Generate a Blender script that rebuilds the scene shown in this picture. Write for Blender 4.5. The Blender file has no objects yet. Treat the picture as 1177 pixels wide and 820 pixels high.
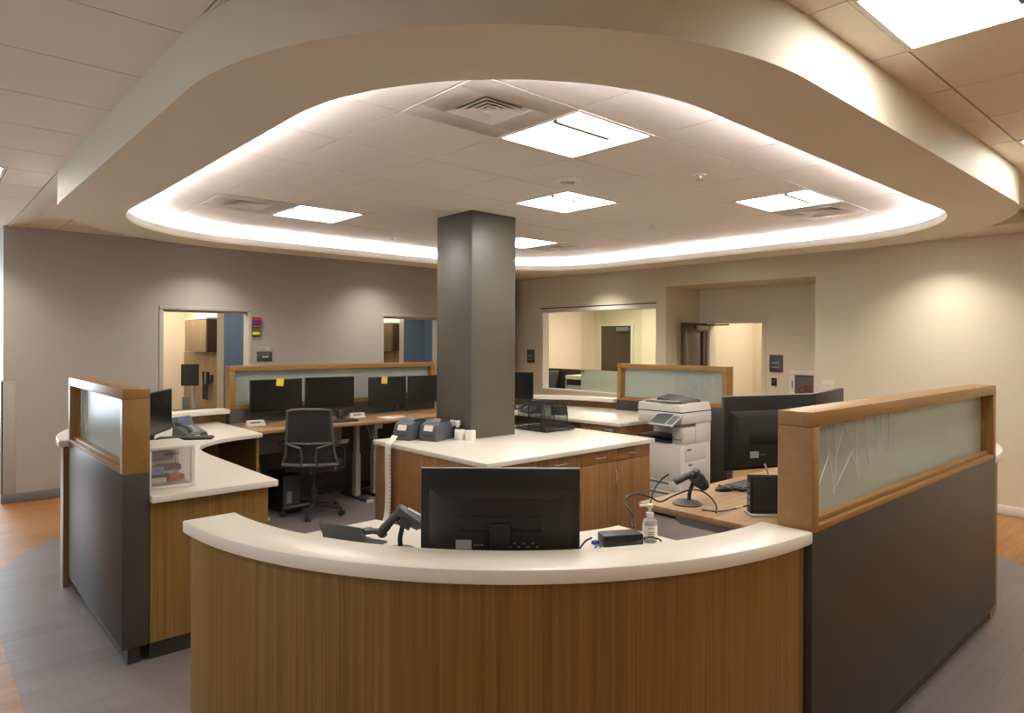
import bpy, bmesh, math, random
from mathutils import Matrix, Vector, Euler
random.seed(7)
PI = math.pi
scene = bpy.context.scene
COL = scene.collection

# ------------------------------------------------------------------ materials
def lin(c):
    return tuple((x/12.92 if x <= .04045 else ((x+.055)/1.055)**2.4) for x in [v/255 for v in c]) + (1,)

def nodes(name):
    m = bpy.data.materials.new(name); m.use_nodes = True
    nt = m.node_tree
    return m, nt, nt.nodes['Principled BSDF']

def plain(name, rgb, rough=.5, metal=0, spec=.5, bump=0, bscale=200, coat=0):
    m, nt, b = nodes(name)
    b.inputs['Base Color'].default_value = lin(rgb)
    b.inputs['Roughness'].default_value = rough
    b.inputs['Metallic'].default_value = metal
    b.inputs['Specular IOR Level'].default_value = spec
    b.inputs['Coat Weight'].default_value = coat
    if bump:
        tc = nt.nodes.new('ShaderNodeTexCoord'); n = nt.nodes.new('ShaderNodeTexNoise'); bp = nt.nodes.new('ShaderNodeBump')
        n.inputs['Scale'].default_value = bscale; bp.inputs['Strength'].default_value = bump
        bp.inputs['Distance'].default_value = .002
        nt.links.new(tc.outputs['Object'], n.inputs['Vector']); nt.links.new(n.outputs['Fac'], bp.inputs['Height'])
        nt.links.new(bp.outputs['Normal'], b.inputs['Normal'])
    return m

def speckle(name, rgb, rgb2, scale=300, rough=.35, lo=.55, hi=.7):
    m, nt, b = nodes(name)
    tc = nt.nodes.new('ShaderNodeTexCoord'); n = nt.nodes.new('ShaderNodeTexNoise'); r = nt.nodes.new('ShaderNodeValToRGB')
    n.inputs['Scale'].default_value = scale; n.inputs['Detail'].default_value = 2
    r.color_ramp.elements[0].position = lo; r.color_ramp.elements[0].color = lin(rgb)
    r.color_ramp.elements[1].position = hi; r.color_ramp.elements[1].color = lin(rgb2)
    nt.links.new(tc.outputs['Object'], n.inputs['Vector']); nt.links.new(n.outputs['Fac'], r.inputs['Fac'])
    nt.links.new(r.outputs['Color'], b.inputs['Base Color']); b.inputs['Roughness'].default_value = rough
    return m

def wood(name, dark, mid, light, stretch, rough=.4, fine=1.0, coord='Object', coat=0):
    """grain: noise stretched along the axis with the small scale"""
    m, nt, b = nodes(name)
    tc = nt.nodes.new('ShaderNodeTexCoord'); mp = nt.nodes.new('ShaderNodeMapping')
    mp.inputs['Scale'].default_value = stretch
    n = nt.nodes.new('ShaderNodeTexNoise'); n.inputs['Scale'].default_value = 1; n.inputs['Detail'].default_value = 3
    n.inputs['Distortion'].default_value = .2
    n2 = nt.nodes.new('ShaderNodeTexNoise'); n2.inputs['Scale'].default_value = .22; n2.inputs['Detail'].default_value = 1
    mx = nt.nodes.new('ShaderNodeMath'); mx.operation = 'MULTIPLY_ADD'
    mx.inputs[1].default_value = .35; 
    ml = nt.nodes.new('ShaderNodeMath'); ml.operation = 'MULTIPLY'; ml.inputs[1].default_value = .65
    r = nt.nodes.new('ShaderNodeValToRGB'); e = r.color_ramp.elements
    e[0].position = .5-.17*fine; e[0].color = lin(dark); e[1].position = .5+.17*fine; e[1].color = lin(light)
    k = e.new(.5); k.color = lin(mid)
    L = nt.links.new
    L(tc.outputs[coord], mp.inputs['Vector']); L(mp.outputs['Vector'], n.inputs['Vector']); L(mp.outputs['Vector'], n2.inputs['Vector'])
    L(n.outputs['Fac'], ml.inputs[0]); L(n2.outputs['Fac'], mx.inputs[0]); L(ml.outputs[0], mx.inputs[2])
    L(mx.outputs[0], r.inputs['Fac']); L(r.outputs['Color'], b.inputs['Base Color'])
    b.inputs['Roughness'].default_value = rough; b.inputs['Coat Weight'].default_value = coat
    return m

def plank_floor(name):
    m, nt, b = nodes(name); L = nt.links.new
    tc = nt.nodes.new('ShaderNodeTexCoord'); mp = nt.nodes.new('ShaderNodeMapping')
    mp.inputs['Rotation'].default_value = (0, 0, 0)
    br = nt.nodes.new('ShaderNodeTexBrick'); br.inputs['Scale'].default_value = 1
    br.inputs['Brick Width'].default_value = 1.2; br.inputs['Row Height'].default_value = .15
    br.inputs['Mortar Size'].default_value = .0012; br.offset = .37
    br.inputs['Color1'].default_value = lin((156, 105, 56)); br.inputs['Color2'].default_value = lin((176, 125, 72)); br.inputs['Mortar'].default_value = lin((112, 72, 36))
    mp2 = nt.nodes.new('ShaderNodeMapping'); mp2.inputs['Scale'].default_value = (1.5, 26, 1)
    n = nt.nodes.new('ShaderNodeTexNoise'); n.inputs['Scale'].default_value = 1; n.inputs['Detail'].default_value = 4
    r = nt.nodes.new('ShaderNodeValToRGB'); r.color_ramp.elements[0].position = .3; r.color_ramp.elements[0].color = (.62, .58, .55, 1)
    r.color_ramp.elements[1].position = .65; r.color_ramp.elements[1].color = (1, 1, 1, 1)
    mx = nt.nodes.new('ShaderNodeMixRGB'); mx.blend_type = 'MULTIPLY'; mx.inputs['Fac'].default_value = .75
    L(tc.outputs['Object'], mp.inputs['Vector']); L(mp.outputs['Vector'], br.inputs['Vector']); L(tc.outputs['Object'], mp2.inputs['Vector'])
    L(mp2.outputs['Vector'], n.inputs['Vector']); L(n.outputs['Fac'], r.inputs['Fac']); L(br.outputs['Color'], mx.inputs['Color1'])
    L(r.outputs['Color'], mx.inputs['Color2']); L(mx.outputs['Color'], b.inputs['Base Color'])
    b.inputs['Roughness'].default_value = .38
    return m

def grey_floor(name):
    m, nt, b = nodes(name); L = nt.links.new
    tc = nt.nodes.new('ShaderNodeTexCoord'); br = nt.nodes.new('ShaderNodeTexBrick')
    br.inputs['Scale'].default_value = 1; br.inputs['Brick Width'].default_value = 1.2; br.inputs['Row Height'].default_value = .15
    br.inputs['Mortar Size'].default_value = .001; br.offset = .4
    br.inputs['Color1'].default_value = lin((124, 114, 113)); br.inputs['Color2'].default_value = lin((136, 125, 123)); br.inputs['Mortar'].default_value = lin((100, 93, 93))
    mp2 = nt.nodes.new('ShaderNodeMapping'); mp2.inputs['Scale'].default_value = (3, 40, 1)
    n = nt.nodes.new('ShaderNodeTexNoise'); n.inputs['Scale'].default_value = 1; n.inputs['Detail'].default_value = 4
    r = nt.nodes.new('ShaderNodeValToRGB'); r.color_ramp.elements[0].position = .3; r.color_ramp.elements[0].color = (.82, .81, .8, 1)
    r.color_ramp.elements[1].position = .7; r.color_ramp.elements[1].color = (1, 1, 1, 1)
    mx = nt.nodes.new('ShaderNodeMixRGB'); mx.blend_type = 'MULTIPLY'; mx.inputs['Fac'].default_value = .8
    L(tc.outputs['Object'], br.inputs['Vector']); L(tc.outputs['Object'], mp2.inputs['Vector'])
    L(mp2.outputs['Vector'], n.inputs['Vector']); L(n.outputs['Fac'], r.inputs['Fac']); L(br.outputs['Color'], mx.inputs['Color1'])
    L(r.outputs['Color'], mx.inputs['Color2']); L(mx.outputs['Color'], b.inputs['Base Color'])
    b.inputs['Roughness'].default_value = .42
    return m

def glow(name, rgb, strength):
    m, nt, b = nodes(name)
    nt.nodes.remove(b); e = nt.nodes.new('ShaderNodeEmission')
    e.inputs['Color'].default_value = (*rgb, 1); e.inputs['Strength'].default_value = strength
    nt.links.new(e.outputs[0], nt.nodes['Material Output'].inputs['Surface'])
    return m

def glass(name, rgb=(255, 255, 255), rough=0., frost=False, mix=.62):
    m, nt, b = nodes(name); L = nt.links.new
    if frost:
        b.inputs['Base Color'].default_value = lin(rgb); b.inputs['Roughness'].default_value = .25
        b.inputs['Specular IOR Level'].default_value = .5
        tr = nt.nodes.new('ShaderNodeBsdfRefraction'); tr.inputs['Roughness'].default_value = .42; tr.inputs['IOR'].default_value = 1.08
        tr.inputs['Color'].default_value = lin(rgb)
        mx = nt.nodes.new('ShaderNodeMixShader'); mx.inputs[0].default_value = mix
        L(b.outputs[0], mx.inputs[1]); L(tr.outputs[0], mx.inputs[2]); L(mx.outputs[0], nt.nodes['Material Output'].inputs['Surface'])
    else:
        tr = nt.nodes.new('ShaderNodeBsdfTransparent'); tr.inputs['Color'].default_value = lin(rgb)
        gl = nt.nodes.new('ShaderNodeBsdfGlossy'); gl.inputs['Roughness'].default_value = rough
        fr = nt.nodes.new('ShaderNodeFresnel'); fr.inputs['IOR'].default_value = 1.45
        mx = nt.nodes.new('ShaderNodeMixShader')
        ge = nt.nodes.new('ShaderNodeNewGeometry'); iv = nt.nodes.new('ShaderNodeMath'); iv.operation = 'SUBTRACT'; iv.inputs[0].default_value = 1
        ml = nt.nodes.new('ShaderNodeMath'); ml.operation = 'MULTIPLY'
        L(ge.outputs['Backfacing'], iv.inputs[1]); L(iv.outputs[0], ml.inputs[0]); L(fr.outputs[0], ml.inputs[1])
        L(ml.outputs[0], mx.inputs[0]); L(tr.outputs[0], mx.inputs[1]); L(gl.outputs[0], mx.inputs[2])
        L(mx.outputs[0], nt.nodes['Material Output'].inputs['Surface'])
    return m

def mesh_fabric(name, rgb, scale=500, hole=.5):
    m, nt, b = nodes(name); L = nt.links.new
    b.inputs['Base Color'].default_value = lin(rgb); b.inputs['Roughness'].default_value = .7
    tc = nt.nodes.new('ShaderNodeTexCoord'); v = nt.nodes.new('ShaderNodeTexVoronoi'); v.inputs['Scale'].default_value = scale
    g = nt.nodes.new('ShaderNodeMath'); g.operation = 'GREATER_THAN'; g.inputs[1].default_value = hole
    tr = nt.nodes.new('ShaderNodeBsdfTransparent'); mx = nt.nodes.new('ShaderNodeMixShader')
    L(tc.outputs['Object'], v.inputs['Vector']); L(v.outputs['Distance'], g.inputs[0]); L(g.outputs[0], mx.inputs[0])
    L(tr.outputs[0], mx.inputs[1]); L(b.outputs[0], mx.inputs[2]); L(mx.outputs[0], nt.nodes['Material Output'].inputs['Surface'])
    return m

M = {}
WARM = (1.0, .93, .82)
M['wall_grey'] = plain('painted grey wall', (172, 167, 159), .55, bump=.08)
M['wall_beige'] = plain('painted beige wall', (219, 210, 188), .55, bump=.08)
M['wall_cream'] = plain('painted cream wall', (226, 214, 190), .6)
M['wall_blue'] = plain('painted blue wall', (112, 132, 156), .6)
M['drywall'] = plain('painted soffit drywall', (214, 208, 190), .6, bump=.05)
M['white_paint'] = plain('white paint', (232, 229, 226), .6)
M['tile'] = speckle('mineral fibre ceiling tile', (236, 230, 219), (224, 218, 207), 260, .9, .5, .75)
M['tgrid'] = plain('ceiling grid metal', (196, 186, 174), .5)
M['floor_wood'] = plank_floor('wood plank vinyl floor')
M['floor_grey'] = grey_floor('grey vinyl floor')
M['wood'] = wood('straight grain wood veneer', (104, 78, 34), (128, 97, 46), (150, 116, 60), (125, 125, 1.2), .36, 1.3)
M['oak'] = wood('oak frame', (138, 101, 52), (146, 108, 57), (154, 115, 63), (9, 40, 40), .4, 1.3)
M['island_wood'] = wood('red oak cabinet', (118, 82, 46), (140, 100, 58), (158, 116, 70), (60, 60, 1.6), .38, 1.1)
M['desk_wood'] = wood('desk laminate', (138, 106, 74), (156, 122, 88), (170, 136, 100), (2.2, 40, 40), .4, 1.0)
M['dark_wood'] = wood('dark walnut door', (52, 38, 28), (64, 47, 35), (78, 58, 44), (60, 60, 2), .35, 1.)
M['grey_wood'] = wood('grey brown cabinet', (120, 100, 76), (136, 114, 88), (150, 128, 100), (50, 50, 2), .5, 1.)
M['laminate'] = plain('charcoal laminate', (59, 55, 51), .42, spec=.38, bump=.03, bscale=700)
M['laminate2'] = plain('charcoal panel', (66, 64, 64), .5)
M['kick'] = plain('black kick base', (46, 44, 43), .4)
M['solid'] = speckle('white solid surface', (233, 226, 214), (216, 207, 194), 420, .3, .58, .75)
M['frost'] = glass('frosted glass', (212, 220, 215), frost=True, mix=.55)
M['etch'] = plain('etched line', (226, 230, 226), .8)
M['glass'] = glass('clear glass', (246, 250, 247))
M['greenglass'] = glass('green edge glass', (248, 251, 246))

M['tealfrost'] = glass('frosted teal film', (238, 242, 236), frost=True, mix=.2)
M['black'] = plain('black plastic', (21, 20, 20), .45)
M['black_matte'] = plain('matte black plastic', (24, 23, 22), .7)
M['screen'] = plain('dark screen', (20, 20, 20), .22)
M['slate'] = plain('slate grey plastic', (76, 80, 84), .45)
M['dgrey'] = plain('dark grey plastic', (54, 55, 56), .45)
M['mgrey'] = plain('mid grey plastic', (116, 116, 114), .45)
M['lgrey'] = plain('light grey plastic', (170, 168, 164), .45)
M['white'] = plain('white plastic', (226, 222, 214), .45)
M['copier'] = plain('copier white', (222, 217, 210), .5)
M['paper'] = plain('white paper', (238, 234, 226), .8)
M['metal'] = plain('brushed nickel', (196, 190, 180), .3, metal=1)
M['darkmetal'] = plain('dark metal', (96, 92, 86), .35, metal=1)
M['column'] = plain('grey painted column', (82, 77, 69), .42, bump=.04)
M['yellow'] = plain('yellow paper', (236, 222, 60), .8)
M['orange'] = plain('orange paper', (226, 140, 96), .8)
M['red'] = plain('red plastic', (190, 36, 34), .5)
M['green'] = plain('green plastic', (40, 120, 60), .5)
M['blue'] = plain('blue plastic', (40, 72, 160), .5)
M['ltblue'] = plain('light blue plastic', (120, 156, 200), .5)
M['clear'] = glass('clear plastic', (232, 232, 234), .15)
def milky(name, rgb, k):
    m, nt, b = nodes(name); L = nt.links.new
    b.inputs['Base Color'].default_value = lin(rgb); b.inputs['Roughness'].default_value = .3
    tl = nt.nodes.new('ShaderNodeBsdfTranslucent'); tl.inputs['Color'].default_value = lin(rgb)
    a = nt.nodes.new('ShaderNodeMixShader'); a.inputs[0].default_value = .5; L(b.outputs[0], a.inputs[1]); L(tl.outputs[0], a.inputs[2])
    tr = nt.nodes.new('ShaderNodeBsdfTransparent'); x = nt.nodes.new('ShaderNodeMixShader'); x.inputs[0].default_value = k
    L(a.outputs[0], x.inputs[1]); L(tr.outputs[0], x.inputs[2]); L(x.outputs[0], nt.nodes['Material Output'].inputs['Surface'])
    return m
M['cloudy'] = milky('cloudy plastic front', (226, 222, 222), .80)
M['milky'] = milky('milky plastic side', (230, 226, 224), .5)
M['smoke'] = plain('smoke grey mesh', (58, 56, 54), .6)
M['wiremesh'] = mesh_fabric('black wire mesh', (26, 25, 24), 700, .60)
M['chairmesh'] = mesh_fabric('black mesh back', (30, 30, 30), 900, .25)
M['chairblack'] = plain('chair black', (38, 38, 39), .5)
M['chairgrey'] = plain('chair grey frame', (84, 84, 83), .45)
M['lcd'] = plain('blue lcd', (60, 84, 110), .25)
M['lamp'] = glow('lit diffuser', (1.0, .955, .875), 18)
M['cove'] = glow('cove strip', (1.0, .95, 1.0), 190)
M['day2'] = glow('bright passage window', (.76, .88, 1.0), 12)
M['day'] = glow('daylight window', (.74, .87, 1.0), 1.5)
M['redmark'] = plain('red lettering', (170, 40, 36), .6)
M['brown_vent'] = plain('vent interior', (26, 26, 28), .7)
M['coil'] = plain('black rubber', (22, 22, 22), .6)

# ------------------------------------------------------------------ mesh builder
class MB:
    def __init__(s): s.v = []; s.f = []; s.mi = []; s.cur = 0; s.xf = Matrix()
    def mat(s, i): s.cur = i; return s
    def at(s, loc=(0, 0, 0), rz=0, rx=0, ry=0):
        s.xf = Matrix.Translation(loc) @ Euler((rx, ry, rz)).to_matrix().to_4x4(); return s
    def add(s, vs, fs):
        n = len(s.v); s.v += [s.xf @ Vector(v) for v in vs]
        s.f += [[n+i for i in f] for f in fs]; s.mi += [s.cur]*len(fs)
        return s
    def box(s, x0, x1, y0, y1, z0, z1, bev=0, seg=2):
        if bev <= 0:
            vs = [(x, y, z) for x in (x0, x1) for y in (y0, y1) for z in (z0, z1)]
            return s.add(vs, [(0, 1, 3, 2), (4, 6, 7, 5), (0, 4, 5, 1), (2, 3, 7, 6), (0, 2, 6, 4), (1, 5, 7, 3)])
        bm = bmesh.new(); bmesh.ops.create_cube(bm, size=1)
        for v in bm.verts: v.co = Vector(((x0+x1)/2+v.co.x*(x1-x0), (y0+y1)/2+v.co.y*(y1-y0), (z0+z1)/2+v.co.z*(z1-z0)))
        bmesh.ops.bevel(bm, geom=bm.edges[:], offset=min(bev, .49*min(abs(x1-x0), abs(y1-y0), abs(z1-z0))), segments=seg, affect='EDGES', profile=.5)
        bm.verts.index_update()
        s.add([v.co.copy() for v in bm.verts], [[v.index for v in f.verts] for f in bm.faces]); bm.free(); return s
    def cbox(s, c, d, bev=0, seg=2):
        return s.box(c[0]-d[0]/2, c[0]+d[0]/2, c[1]-d[1]/2, c[1]+d[1]/2, c[2]-d[2]/2, c[2]+d[2]/2, bev, seg)
    def prism(s, poly, z0, z1, bev=0):
        """vertical prism over a polygon (may be concave), optionally bevelled at the top/bottom rims"""
        bm = bmesh.new()
        area = sum(a[0]*b[1]-b[0]*a[1] for a, b in zip(poly, poly[1:]+poly[:1]))
        if area < 0: poly = poly[::-1]
        bv = [bm.verts.new((x, y, z0)) for x, y in poly]; tv = [bm.verts.new((x, y, z1)) for x, y in poly]
        bm.faces.new(bv[::-1]); bm.faces.new(tv)
        n = len(poly)
        for i in range(n): bm.faces.new((bv[i], bv[(i+1) % n], tv[(i+1) % n], tv[i]))
        if bev:
            bm.normal_update()
            es = [e for e in bm.edges if abs(e.verts[0].co.z-e.verts[1].co.z) < 1e-6]
            bmesh.ops.bevel(bm, geom=es, offset=bev, segments=2, affect='EDGES', profile=.5)
        bmesh.ops.triangulate(bm, faces=[f for f in bm.faces if len(f.verts) > 4])
        bm.verts.index_update()
        s.add([v.co.copy() for v in bm.verts], [[v.index for v in f.verts] for f in bm.faces]); bm.free(); return s
    def cyl(s, p0, p1, r0, r1=None, n=20, cap=True):
        p0, p1 = Vector(p0), Vector(p1); r1 = r0 if r1 is None else r1
        d = (p1-p0).normalized(); a = d.orthogonal().normalized(); b = d.cross(a)
        vs = []
        for p, r in ((p0, r0), (p1, r1)):
            vs += [p+(a*math.cos(2*PI*i/n)+b*math.sin(2*PI*i/n))*r for i in range(n)]
        fs = [(i, (i+1) % n, n+(i+1) % n, n+i) for i in range(n)]
        if cap: fs += [tuple(range(n))[::-1], tuple(range(n, 2*n))]
        return s.add(vs, fs)
    def tube(s, pts, r, n=8, closed=False):
        pts = [Vector(p) for p in pts]; rs = r if isinstance(r, (list, tuple)) else [r]*len(pts)
        vs = []; a = None; m = len(pts)
        for i, p in enumerate(pts):
            if closed: d = pts[(i+1) % m]-pts[i-1]
            else: d = pts[min(i+1, m-1)]-pts[max(i-1, 0)]
            d.normalize()
            if a is None: a = d.orthogonal().normalized()
            a = (a-d*a.dot(d)); a = a.normalized() if a.length > 1e-6 else d.orthogonal().normalized()
            b = d.cross(a)
            vs += [p+(a*math.cos(2*PI*k/n)+b*math.sin(2*PI*k/n))*rs[i] for k in range(n)]
        fs = []
        for i in range(m if closed else m-1):
            j = (i+1) % m
            fs += [(i*n+k, i*n+(k+1) % n, j*n+(k+1) % n, j*n+k) for k in range(n)]
        if not closed: fs += [tuple(range(n))[::-1], tuple(range((m-1)*n, m*n))]
        return s.add(vs, fs)
    def lathe(s, prof, c=(0, 0, 0), n=28):
        vs = []; fs = []
        for r, z in prof:
            vs += [(c[0]+max(r, 1e-4)*math.cos(2*PI*i/n), c[1]+max(r, 1e-4)*math.sin(2*PI*i/n), c[2]+z) for i in range(n)]
        for j in range(len(prof)-1):
            fs += [(j*n+i, j*n+(i+1) % n, (j+1)*n+(i+1) % n, (j+1)*n+i) for i in range(n)]
        fs += [tuple(range(n))[::-1], tuple(range((len(prof)-1)*n, len(prof)*n))]
        return s.add(vs, fs)
    def sweep(s, rings, close_ring=True, caps=True):
        n = len(rings[0]); vs = [p for r in rings for p in r]; fs = []
        for j in range(len(rings)-1):
            for i in range(n if close_ring else n-1):
                k = (i+1) % n; fs.append((j*n+i, j*n+k, (j+1)*n+k, (j+1)*n+i))
        if caps and close_ring: fs += [tuple(range(n))[::-1], tuple(range((len(rings)-1)*n, len(rings)*n))]
        return s.add(vs, fs)
    def ringwall(s, inner, outer, z0, z1):
        """closed band between two closed plan paths of equal length"""
        n = len(inner); vs = [(x, y, z) for p in (inner, outer) for z in (z0, z1) for x, y in p]
        fs = []
        for i in range(n):
            k = (i+1) % n
            fs += [(i, i+n, k+n, k), (2*n+i, 2*n+k, 3*n+k, 3*n+i), (i, k, 2*n+k, 2*n+i), (n+i, 3*n+i, 3*n+k, n+k)]
        return s.add(vs, fs)
    def build(s, name, mats, parent=None, world=False, smooth=True, angle=32):
        me = bpy.data.meshes.new(name)
        vs = s.v
        if world and parent is not None:
            inv = (Matrix.Translation(parent.location) @ parent.rotation_euler.to_matrix().to_4x4())
            inv = world_mat(parent).inverted(); vs = [inv @ v for v in vs]
        me.from_pydata([tuple(v) for v in vs], [], s.f)
        for m in (mats if isinstance(mats, (list, tuple)) else [mats]): me.materials.append(M[m])
        me.polygons.foreach_set('material_index', s.mi)
        bm = bmesh.new(); bm.from_mesh(me); bmesh.ops.recalc_face_normals(bm, faces=bm.faces[:]); bm.to_mesh(me); bm.free()
        if smooth:
            me.polygons.foreach_set('use_smooth', [True]*len(me.polygons)); me.set_sharp_from_angle(angle=math.radians(angle))
        me.update()
        o = bpy.data.objects.new(name, me); COL.objects.link(o)
        if parent is not None: o.parent = parent
        return o

def world_mat(o):
    m = Matrix.Translation(o.location) @ o.rotation_euler.to_matrix().to_4x4()
    return world_mat(o.parent) @ m if o.parent else m

def tag(o, label, cat, group=None):
    o['label'] = label; o['category'] = cat
    if group: o['group'] = group
    return o
def thing(name, label, cat, loc=(0, 0, 0), rz=0, group=None):
    o = bpy.data.objects.new(name, None); COL.objects.link(o); o.location = loc; o.rotation_euler = (0, 0, rz)
    o.empty_display_size = .1
    return tag(o, label, cat, group)
def struct(name, mb, mats, **k):
    o = mb.build(name, mats, **k); o['kind'] = 'structure'; return o
def copy_thing(o, loc, rz, label, group=None):
    r = o.copy(); COL.objects.link(r); r.location = loc; r.rotation_euler = (0, 0, rz); r['label'] = label
    if group: r['group'] = group
    kids = [c for c in bpy.data.objects if c.parent == o]
    for c in kids:
        d = c.copy(); COL.objects.link(d); d.parent = r
        for g in [q for q in bpy.data.objects if q.parent == c]:
            h = g.copy(); COL.objects.link(h); h.parent = d
    return r
def arc(cx, cy, r, a0, a1, n=24):
    return [(cx+r*math.cos(math.radians(a0+(a1-a0)*i/n)), cy+r*math.sin(math.radians(a0+(a1-a0)*i/n))) for i in range(n+1)]
def rrect(x0, x1, y0, y1, r, n=24):
    return (arc(x0+r, y0+r, r, 180, 270, n)+arc(x1-r, y0+r, r, 270, 360, n)+arc(x1-r, y1-r, r, 0, 90, n)+arc(x0+r, y1-r, r, 90, 180, n))
def rr2(cx0, cx1, cy0, cy1, x0, x1, y0, y1, n=24):
    """rounded rectangle, corner centres given, radii elliptical per side"""
    def q(cx, cy, rx, ry, a0):
        return [(cx+rx*math.cos(math.radians(a0+90*i/n)), cy+ry*math.sin(math.radians(a0+90*i/n))) for i in range(n+1)]
    return q(cx0, cy0, cx0-x0, cy0-y0, 180)+q(cx1, cy0, x1-cx1, cy0-y0, 270)+q(cx1, cy1, x1-cx1, y1-cy1, 0)+q(cx0, cy1, cx0-x0, y1-cy1, 90)
def smooth_path(pts, n=8):
    """Catmull-Rom through 3-D points"""
    pts = [Vector(p) for p in pts]; out = []
    P = [2*pts[0]-pts[1]]+pts+[2*pts[-1]-pts[-2]]
    for i in range(1, len(P)-2):
        for k in range(n):
            t = k/n; a, b, c, d = P[i-1], P[i], P[i+1], P[i+2]
            out.append(.5*((2*b)+(c-a)*t+(2*a-5*b+4*c-d)*t*t+(3*b-a-3*c+d)*t**3))
    return out+[pts[-1]]

# ------------------------------------------------------------------ key levels
HC = 1.73; ZC = 2.95; ZI = 2.85; ZR = 2.71; ZTOP = 1.475; ZWB = 1.025; ZT = 1.035; ZW = .90; ZD = .885

# ------------------------------------------------------------------ floor
mb = MB().box(-4.2, 14, -4.2, 15, -.12, 0); struct('floor', mb, 'floor_wood')
mb = MB().prism(rrect(.43, 7.17, .70, 7.72, 2.07), .0005, .003); struct('floor_inlay', mb, 'floor_grey')

# ------------------------------------------------------------------ walls
# far grey wall with two door openings
mb = MB()
D1 = (2.34, 3.37); D2 = (5.40, 6.43); DH = 2.12; GY = 8.9; GT = .15
for a, b in ((.79, D1[0]), (D1[1], D2[0]), (D2[1], 8.0)): mb.box(a, b, GY, GY+GT, 0, ZC+.1)
for a, b in (D1, D2): mb.box(a, b, GY, GY+GT, DH, ZC+.1)
mb.box(.79, .94, GY+GT, 12.9, 0, ZC+.1)
struct('wall_far', mb, 'wall_grey')
mb = MB()
for a, b in ((.775, D1[0]-.04), (D1[1]+.04, D2[0]-.04), (D2[1]+.04, 8.0)): mb.box(a, b, GY-.008, GY-.0005, .003, .10, .003)
struct('baseboard_far', mb, 'mgrey')
mb = MB().box(.778, .90, GY-.006, GY-.0004, .10, 1.30, .002).box(.772, .789, GY-.006, GY+.3, .10, 1.30)
struct('trim_1', mb, 'wall_grey')
for i, (a, b) in enumerate((D1, D2)):
    mb = MB(); w = .042
    for x0, x1 in ((a-w, a+.004), (b-.004, b+w)): mb.box(x0, x1, GY-.014, GY+GT+.014, .003, DH-.005, .002)
    mb.box(a-w, b+w, GY-.014, GY+GT+.014, DH-.004, DH+w, .004)
    mb.box(a, b, GY+.05, GY+.09, DH-.03, DH-.003)
    struct('door_%d' % (i+1), mb, 'wall_grey')

# right beige wall: solid part, niche, glazed opening
BX = 8.3; BT = .15; NY0 = 3.66; NY1 = 5.84; WY0 = 6.02; WY1 = 8.42; NX = 9.17
mb = MB()
mb.box(BX, BX+BT, -4.2, NY0, 0, ZC+.1)
mb.box(BX, BX+BT, NY0, NY1, 2.56, ZC+.1)
mb.box(BX, BX+BT, NY1, WY0, 0, ZC+.1)
mb.box(BX, BX+BT, WY0, WY1, 0, .92); mb.box(BX, BX+BT, WY0, WY1, 2.325, ZC+.1)
mb.box(BX, BX+BT, WY1, 10.2, 0, ZC+.1)
mb.box(8.0, BX, 10.05, 10.2, 0, ZC+.1)          # end of the passage behind the grey wall
mb.box(BX+BT, NX+BT, NY0-.12, NY0, 0, ZC); mb.box(BX+BT, NX+BT, NY1, NY1+.1, 0, ZC)   # niche sides
ND = (4.80, 5.65); NDH = 2.035
mb.box(NX, NX+BT, NY0, ND[0], 0, 2.6); mb.box(NX, NX+BT, ND[1], NY1, 0, 2.6); mb.box(NX, NX+BT, ND[0], ND[1], NDH, 2.6)
mb.box(BX+BT, NX, NY0, NY1, 2.56, 2.62)
struct('wall_right', mb, 'wall_beige')
mb = MB().box(BX-.012, BX-.0005, -4.0, NY0, .003, .10, .003); struct('baseboard_right', mb, 'white')
mb = MB()
for y0, y1 in ((ND[0]-.05, ND[0]+.004), (ND[1]-.004, ND[1]+.05)): mb.box(NX-.014, NX+BT+.01, y0, y1, .003, NDH-.005, .002)
mb.box(NX-.014, NX+BT+.01, ND[0]-.05, ND[1]+.05, NDH-.004, NDH+.05, .004)
struct('door_3', mb, 'wall_beige')

# rear and left sides of the hall, out of the frame, with the daylight window
mb = MB().box(-4.2, 8.45, -4.2, -4.05, 0, ZC+.1); struct('wall_rear', mb, 'wall_beige')
mb = MB(); mb.box(-4.2, -4.05, -4.05, 1.0, 0, ZC+.1); mb.box(-4.2, -4.05, 6.6, 13, 0, ZC+.1)
mb.box(-4.2, -4.05, 1.0, 6.6, 0, .5); mb.box(-4.2, -4.05, 1.0, 6.6, 2.6, ZC+.1)
struct('wall_left', mb, 'wall_grey')
w = MB().box(-4.14, -4.12, 1.0, 6.6, .5, 2.6); struct('window_1', w, 'day')
# end of the left passage, its window
mb = MB(); mb.box(-4.2, .94, 12.9, 13.05, 0, .5); mb.box(-4.2, .94, 12.9, 13.05, 2.75, ZC+.1)
mb.box(-4.2, -1.2, 12.9, 13.05, .5, 2.75); struct('wall_passage', mb, 'wall_grey')
w = MB().box(-1.2, .79, 12.98, 13.0, .5, 2.75); struct('window_2', w, 'day2')

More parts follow.
